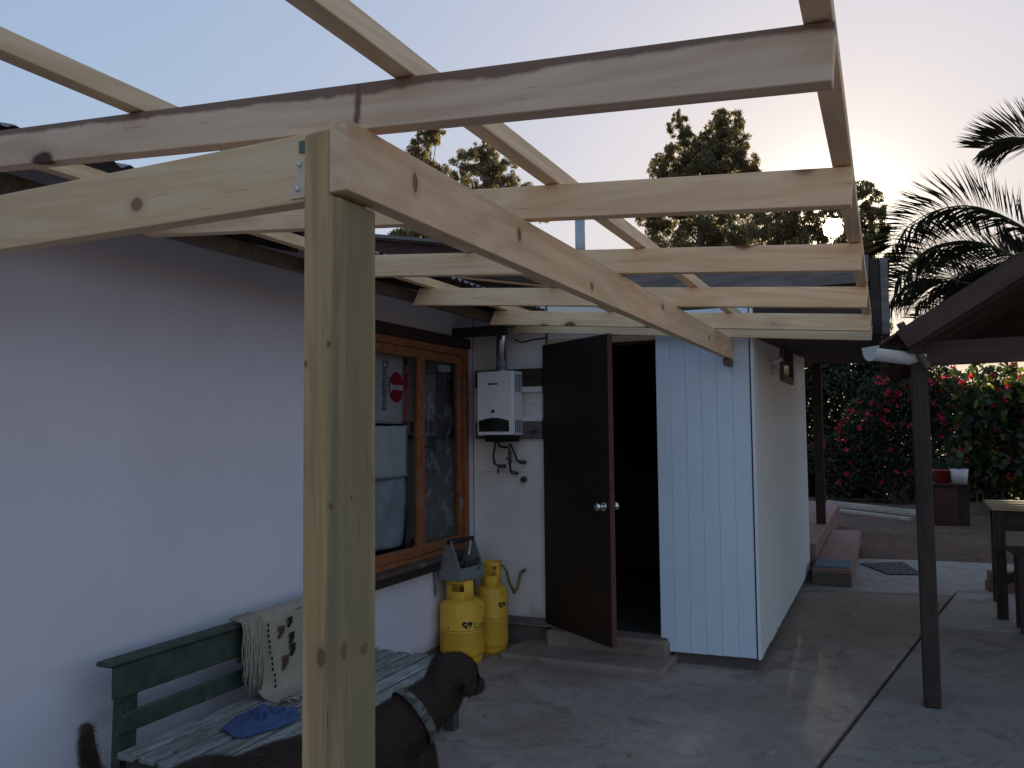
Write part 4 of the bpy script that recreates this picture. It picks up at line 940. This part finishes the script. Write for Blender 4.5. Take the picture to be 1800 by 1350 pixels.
pot(1.05,14.80,.631,.135,.23,M_plain('white_pot', (.60,.58,.60), .5), 'white flower pot on the cabinet', 1)
# work table with slatted top, stool and blocks at the right
wt = thing('slatted_table', (1.2,8.0,0), 'dark wooden table with pale slatted top catching the sun', 'table')
top_w = M_wood('table_top_wood', (.52,.42,.26), (.42,.32,.18), knots=False)
for a, b, w in (((.76,7.64,.8775),(2.1,7.70,.8775),.075),((.765,7.86,.8775),(2.1,7.92,.8775),.07),((.77,8.10,.8775),(2.1,8.16,.8775),.09),((.78,8.34,.8775),(2.1,8.40,.8775),.11)):
    member('top_slat', wt, a, b, w, .022, top_w)
member('end_slat', wt, (.800,7.68,.8765), (.805,7.822,.8765), .075, .020, top_w)
member('apron', wt, (.80,7.66,.78), (2.05,7.70,.78), .025, .16, dark_wood); member('apron', wt, (.83,7.68,.78), (.85,8.4,.78), .025, .16, dark_wood)
for x, y in ((.81,7.63),(2.0,7.70),(.86,8.38),(2.0,8.42)): member('leg', wt, (x,y,0), (x,y,.86), .075, .065, dark_wood, side=(0,1,0))
member('stretcher', wt, (.82,7.64,.30), (1.25,7.66,.52), .03, .07, dark_wood)
member('foot_rail', wt, (.84,7.66,.20), (.88,8.4,.20), .03, .07, dark_wood)
st = thing('stool', (1.0,7.25,0), 'dark wooden stool standing in front of the slatted table', 'stool')
member('seat', st, (.83,7.25,.60), (1.25,7.27,.60), .30, .03, dark_wood)
for x in (.90,1.18):
    for y in (7.15,7.36): member('leg', st, (x,y,0), (x,y,.585), .06, .055, dark_wood, side=(0,1,0))
member('rail', st, (.90,7.15,.25), (1.18,7.15,.25), .03, .08, dark_wood)
blkw = M_wood('block_wood', (.20,.12,.085), (.13,.075,.055), knots=False)
for k, (z, dx) in enumerate(((.0065,0),(.0985,.02))):
    o = member('wood_block', None, (.82+dx,8.86,z+.045), (1.12+dx,8.89,z+.045), .16, .09, blkw); tag(o, ['brown wooden block on the path beside the table, the lower of two','brown wooden block lying on top of the other beside the table'][k], 'block', 'stacked blocks')

# ---------------------------------------------------------------- planting
def leaves(mb, rng, c, r3, n, ln, wd, droop=0.0, shell=.35, keep=None, curl=0.):
    for _ in range(n):
        while True:
            q = V((rng.uniform(-1,1),rng.uniform(-1,1),rng.uniform(-1,1))); L = q.length
            if L < 1 and L > .05 and rng.random() < shell+(1-shell)*L: break
        p = V((c[0]+q.x*r3[0], c[1]+q.y*r3[1], c[2]+q.z*r3[2]))
        if keep and not keep(p): continue
        d = V((rng.gauss(0,1),rng.gauss(0,1),rng.gauss(0,1)-droop*1.6)).normalized(); s = d.cross(V((rng.gauss(0,1),rng.gauss(0,1),rng.gauss(0,1)))).normalized()
        l = ln*rng.uniform(.6,1.3); w = wd*rng.uniform(.7,1.2)
        b = len(mb.v); mb.v += [p-d*l*.5, p+s*w*.5-d*l*.08, p+d*l*.5, p-s*w*.5-d*l*.08]; mb.f.append([b,b+1,b+2,b+3])
euc = M_leaf('eucalyptus_leaf', (.10,.09,.055), (.20,.17,.10), .5, (.34,.27,.13))
bark = M_wood('bark', (.16,.12,.10), (.09,.065,.05), knots=False)
def off_sun(p):
    t = (p-V((0,0,1.55))).dot(SUN); d = (p-V((0,0,1.55))-SUN*t).length
    return d > .44+.16*noise.noise(p*3.1)
def eucalyptus(clumps, Y, label, seed, dens=1.0, base=None, wide=1.0, sunny=False):
    rng = random.Random(seed); xs_ = [c[0] for c in clumps]; zt = max(c[1] for c in clumps); bx_ = base if base is not None else sum(xs_)/len(xs_)
    t = thing('eucalyptus_tree', (bx_,Y,-.03), label, 'tree', 'eucalyptus trees behind the roofs')
    mb = MB(); top = V((bx_+.2,Y,zt-1.2)); tr = [V((bx_,Y,-.03)),V((bx_+.15,Y,zt*.35)),V((bx_-.1,Y+.1,zt*.65)),top]
    mb.tube(tr, [.30,.22,.14,.04], 10)
    for x, z, r in clumps:
        k = max(.12, min(.92,(z-1.5)/zt)); a = V((bx_,Y,zt*k*.86)); e = V((x,Y+rng.uniform(-.5,.5),z)); mb.tube([a,(a+e)/2+V((0,0,-.15)),e], [.06,.035,.012], 6)
    mb.build('trunk', bark, t, True)
    mb = MB()
    for x, z, r in clumps:
        for s_ in range(int(12+r*20)):      # tufts inside each bough
            while True:
                q = V((rng.uniform(-1,1),rng.uniform(-1,1),rng.uniform(-1,1)))
                if q.length < 1: break
            rr = min(.42, r*rng.uniform(.16,.40))
            leaves(mb, rng, (x+q.x*r*1.12*wide,Y+q.y*r*1.1,z+q.z*r*.95), (rr*1.05,rr*1.05,rr*.85), int((dens*.52 if (sunny and z > 8.6) else dens)*300*(rr/.4)**2+8), .24, .06, .7, .2, off_sun)
    mb.build('crown', euc, t, fix=False)
    return t
E_A = [(-23.79, 18.35, 0.59), (-24.18, 17.5, 0.73), (-23.04, 18.79, 0.72), (-23.99, 16.46, 0.86), (-22.67, 16.11, 0.72), (-23.24, 15.02, 0.98), (-24.57, 15.03, 0.86), (-22.12, 14.39, 0.71), (-23.3,13.2,1.2), (-24.6,12.6,1.1)]
E_B = [(-19.95, 18.77, 0.5), (-19.6, 16.72, 0.68), (-20.49, 16.15, 0.75), (-19.02, 16.25, 0.68), (-18.24, 15.51, 0.67), (-21.02, 15.43, 0.57), (-19.44, 15.05, 0.93), (-17.91, 14.53, 0.73), (-16.76, 13.76, 0.78), (-20.15, 13.89, 1.06), (-18.1, 13.16, 1.04), (-16.12, 12.92, 0.54), (-19.6,12.2,1.2)]
E_C = [(-8.41, 16.4, 0.33), (-8.53, 15.81, 0.54), (-8.0, 15.28, 0.59), (-6.49, 16.07, 0.37), (-6.14, 15.58, 0.64), (-6.83, 15.26, 0.64), (-5.95, 14.74, 0.74), (-7.27, 14.46, 0.8), (-8.34, 14.48, 0.76), (-9.23, 14.06, 0.66), (-5.72, 13.82, 0.74), (-5.27, 13.35, 0.52), (-6.71, 13.56, 1.01), (-8.1, 13.35, 0.97), (-9.53, 13.13, 0.71), (-9.89, 11.65, 0.66), (-8.94, 11.95, 0.92), (-7.46, 11.9, 1.18), (-5.76, 11.96, 1.05), (-9.25, 10.61, 0.93), (-7.63, 10.16, 1.23), (-6.06, 10.26, 1.16)]
E_D = [(-4.52, 11.03, 0.76), (-3.69, 10.55, 0.85), (-2.98, 10.59, 0.74), (-2.28, 10.76, 0.74), (-4.67, 9.9, 0.91), (-3.48, 9.52, 0.94), (-2.55, 9.42, 0.74), (-1.38, 10.4, 0.63), (-1.19, 9.28, 0.73), (-1.76, 9.09, 0.54), (-2.15,9.95,.45), (-1.75,10.65,.45), (-1.3,9.9,.42), (-3.2,8.2,1.2), (-1.3,8.0,1.0), (-4.2,7.6,1.3), (-2.2,6.9,1.2), (-.9,6.6,1.1), (-3.3,6.0,1.3), (-1.6,5.4,1.2), (-4.6,5.6,1.2), (-.6,5.2,1.0)]
E_E = [(-0.55, 11.26, 0.4), (-0.29, 10.75, 0.47), (-0.16, 10.14, 0.51), (-0.7, 10.09, 0.52), (-0.07, 9.43, 0.51), (-0.51, 9.12, 0.56), (0.0, 8.48, 0.56), (-0.65, 8.19, 0.61), (-.75, 7.3, 0.5)]
eucalyptus(E_A, 40, 'tall narrow eucalyptus seen between the main beam and the nearest rafter, leftmost of the trees', 1, .62)
eucalyptus(E_B, 39, 'rounded eucalyptus seen above the main beam, second of the trees from the left', 2, .62)
eucalyptus(E_C, 38, 'tallest broad eucalyptus above the second rafter, its top open to the sky', 3, .68)
eucalyptus(E_D, 37, 'lower eucalyptus with the sun glowing through its gaps', 4, .95, sunny=True)
eucalyptus(E_E, 36, 'slim eucalyptus just right of the pergola edge, beside the palm', 5, .75)

# feather palm: arching fronds with two rows of stiff leaflets
palm_leaf = M_leaf('palm_leaf', (.022,.024,.018), (.05,.05,.032), .3); rachis_m = M_plain('rachis', (.10,.085,.045), .6)
palm = thing('feather_palm', (2.45,11.9,-.03), 'feather palm with dark arching fronds rising behind the shelter roof', 'palm')
MB().tube([(2.45,11.9,-.03),(2.42,11.9,1.5),(2.38,11.9,3.15)], [.36,.30,.33], 14).build('trunk', bark, palm, True)
rng = random.Random(11)
def bez(pts, t):
    f_ = t*(len(pts)-1); i = min(int(f_), len(pts)-2); u = f_-i
    p = [pts[max(i-1,0)],pts[i],pts[i+1],pts[min(i+2,len(pts)-1)]]
    return .5*((2*p[1])+(p[2]-p[0])*u+(2*p[0]-5*p[1]+4*p[2]-p[3])*u*u+(3*p[1]-p[0]-3*p[2]+p[3])*u*u*u)
def frond(pts, n=125, ln=.84):
    pts = [V(p) for p in pts]; mb = MB(); rp = [bez(pts,i/20) for i in range(21)]
    o = MB().tube(rp, [.018*(1-.85*i/20) for i in range(21)], 6).build('frond', rachis_m, palm, True)
    for i in range(n):
        t = .10+.90*i/(n-1); p = bez(pts,t); d = (bez(pts,min(1,t+.02))-bez(pts,max(0,t-.02))).normalized()
        s = d.cross(V((0,0,1))); s = s.normalized() if s.length > .01 else V((1,0,0)); u = s.cross(d).normalized()
        l = ln*(.45+.9*t if t < .4 else 1.0-.55*max(0,(t-.55))/.45)*rng.uniform(.9,1.1)
        for sg in (1,-1):
            q = (d*.62+s*.35+u*(.85+.25*rng.uniform(-1,1))).normalized() if sg > 0 else (d*.55-s*.55-u*(.55+.35*rng.uniform(-1,1))).normalized()
            e = p+q*l+V((0,0,-.10*l)); wv = q.cross(d).normalized()*.020
            mid = p+q*l*.35; b = len(mb.v); mb.v += [p, mid+wv, e, mid-wv, mid+u*.006]; mb.f += [[b,b+1,b+4],[b+1,b+2,b+4],[b+2,b+3,b+4],[b+3,b,b+4]]
    l_ = mb.build('leaflets', palm_leaf, o, fix=False); tag(l_, kind='stuff')
cr = (2.36,11.9,3.2)
F_ = [[cr,(1.97,11.7,3.66),(1.63,11.6,3.97),(1.31,11.6,4.21),(.97,11.6,4.33),(.58,11.6,4.27),(.28,11.6,4.07),(.15,11.6,3.88)],
 [cr,(1.84,11.4,3.32+.1),(1.47,11.2,3.56),(1.19,11.2,3.73),(.92,11.2,3.80),(.61,11.2,3.76),(.39,11.2,3.61),(.20,11.2,3.40)],
 [cr,(1.57,11.9,3.08),(1.27,11.9,3.29),(1.0,11.9,3.39),(.77,11.9,3.48),(.56,11.9,3.50),(.33,11.9,3.43),(.11,11.9,3.24)],
 [cr,(2.30,11.5,3.9),(2.10,11.2,4.5),(1.81,11.0,4.80),(1.59,11.0,4.90),(1.38,11.0,4.90),(1.20,11.0,4.84)],
 [cr,(2.01,12.1,3.35),(1.71,12.3,3.6),(1.39,12.3,3.67),(1.06,12.3,3.62),(.72,12.3,3.46),(.44,12.3,3.20)]]
for k in range(11):
    a = R(-100+k*26); L = rng.uniform(1.9,2.3); h = rng.uniform(.5,1.6)
    F_.append([(cr[0]+L*math.cos(a)*t, cr[1]+L*math.sin(a)*t, cr[2]+h*1.9*t-1.55*h*t*t-.35*t*t) for t in (0,.2,.4,.6,.8,1.0)])
for p in F_: frond(p)

# flowering bush, vine and dark hedge
hedge_leaf = M_leaf('hedge_leaf', (.016,.020,.012), (.035,.042,.022), .25, (.07,.075,.03)); bush_leaf = M_leaf('bush_leaf', (.022,.030,.016), (.045,.060,.028), .3, (.08,.09,.04))
vine_leaf = M_leaf('vine_leaf', (.024,.040,.022), (.05,.075,.035), .45, (.16,.17,.03)); bract = M_leaf('bract', (.50,.014,.045), (.66,.035,.085), .4, (.72,.10,.14))
hedge = thing('hedge', (0,20.5,-.03), 'dark overgrown hedge closing the yard behind the red flowers', 'hedge')
rng = random.Random(21); mb = MB()
for k in range(170):
    x = rng.uniform(-4,7); z = rng.uniform(.1,2.5); leaves(mb, rng, (x,20.4+rng.uniform(-.5,.6),z), (.6,.5,.5), 260, .13, .07, .1)
for k in range(110):
    x = rng.uniform(-4,7); leaves(mb, rng, (x,20.1+rng.uniform(-.5,.8),rng.uniform(.0,.55)), (.5,.4,.35), 260, .13, .07, .1)
for k in range(60):
    x = rng.uniform(-3.5,.6); leaves(mb, rng, (x,20.6,rng.uniform(2.4,3.1)), (.5,.4,.4), 200, .13, .07, .1)
mb.build('foliage', hedge_leaf, hedge, fix=False)
mb = MB()
for k in range(40): x = rng.uniform(-4,7); mb.tube([(x,20.4,-.03),(x+rng.uniform(-.3,.3),20.4,1.2),(x+rng.uniform(-.6,.6),20.4,2.5)], [.03,.02,.008], 5)
tag(mb.build('stems', bark, hedge), kind='stuff')
bush = thing('flowering_bush', (.2,18.7,-.03), 'sprawling bush covered in red flowers beyond the bare soil', 'bush')
rng = random.Random(22); mb = MB(); fl_ = MB(); sm_ = MB()
BC = [(-1.0,1.0,.5),(-.9,.5,.5),(-.55,1.3,.45),(-.35,1.75,.5),(-.05,2.15,.5),(.35,2.35,.55),(.65,2.1,.5),(.30,1.7,.6),(-.2,1.1,.6),(.3,1.0,.6),(.75,1.3,.6),(.9,1.8,.5),(-.6,.7,.5),(0,.5,.6),(.6,.5,.6),(1.05,2.45,.4),(1.3,1.9,.5)]
for x, z, r in BC:
    leaves(mb, rng, (x,18.7,z), (r,r*.9,r), 900, .085, .05, .15)
    sm_.tube([(.2+rng.uniform(-.2,.2),18.7,-.03),((x+.2)/2,18.8,z*.5),(x,18.75,z)], [.03,.02,.008], 5)
    for q in range(int(5+max(0,z-.6)*7)):
        a = rng.uniform(0,6.28); e = rng.uniform(-.3,1.3); d = V((math.cos(a)*math.cos(e),-abs(math.sin(a))*math.cos(e)*.95,math.sin(e)))
        c = V((x,18.7,z))+d*r*rng.uniform(.8,1.08); leaves(fl_, rng, c, (.055,.055,.05), rng.randint(5,12), .06, .055, 0)
mb.build('foliage', bush_leaf, bush, fix=False); tag(fl_.build('flowers', bract, bush, fix=False), 'clusters of red flowers', kind='stuff'); tag(sm_.build('stems', bark, bush), kind='stuff')
vine = thing('climbing_vine', (2.4,16.6,-.03), 'broad-leaved green climber right of the red flowers, its top lit yellow', 'vine')
rng = random.Random(23); mb = MB(); fl_ = MB(); sm_ = MB()
for k in range(70):
    x = rng.uniform(1.25,4.6); z = rng.uniform(.5,2.4); r = rng.uniform(.25,.45)
    leaves(mb, rng, (x,16.8+rng.uniform(-.3,.3),z), (r,r*.7,r), 130, .16, .14, .2)
    if k % 3 == 0: sm_.tube([(x,16.9,-.03),(x+rng.uniform(-.2,.2),16.9,z*.6),(x,16.8,z)], [.02,.015,.007], 5)
    if rng.random() < .6:
        for q in range(rng.randint(1,5)): leaves(fl_, rng, V((x+rng.uniform(-.35,.35),16.45,z+rng.uniform(-.2,.4))), (.05,.05,.05), 10, .06, .055, 0)
mb.build('foliage', vine_leaf, vine, fix=False); tag(fl_.build('flowers', bract, vine, fix=False), 'red flowers among the green leaves', kind='stuff'); tag(sm_.build('stems', bark, vine), kind='stuff')
# feathery young conifers against the low sun, between pergola and shelter roof
conifer_leaf = M_leaf('conifer_leaf', (.04,.042,.016), (.09,.08,.025), .5, (.16,.13,.04))
def conifer(x, y, h, label, seed):
    t = thing('young_conifer', (x,y,-.03), label, 'tree', 'young conifers behind the hedge'); rng = random.Random(seed); mb = MB()
    MB().tube([(x,y,-.03),(x,y,h)], [.10,.015], 8).build('trunk', bark, t, True)
    for k in range(34):
        z = h*(.25+.74*k/34)
        for j in range(5):
            a = rng.uniform(0,6.28); L = (1-k/36)*h*.22+.1
            for q in range(int(16+L*24)):
                s = rng.random()*L; p = V((x+math.cos(a)*s,y+math.sin(a)*s,z+s*.18)); leaves(mb, rng, p, (.03,.03,.03), 2, .16, .03, -.3)
    mb.build('crown', conifer_leaf, t, fix=False)
conifer(-.15,27.0,5.0,'young feathery conifer in the bright gap beside the pergola, the left one',31)
conifer(.95,28.5,4.9,'young feathery conifer in the bright gap above the shelter roof, the right one',32)
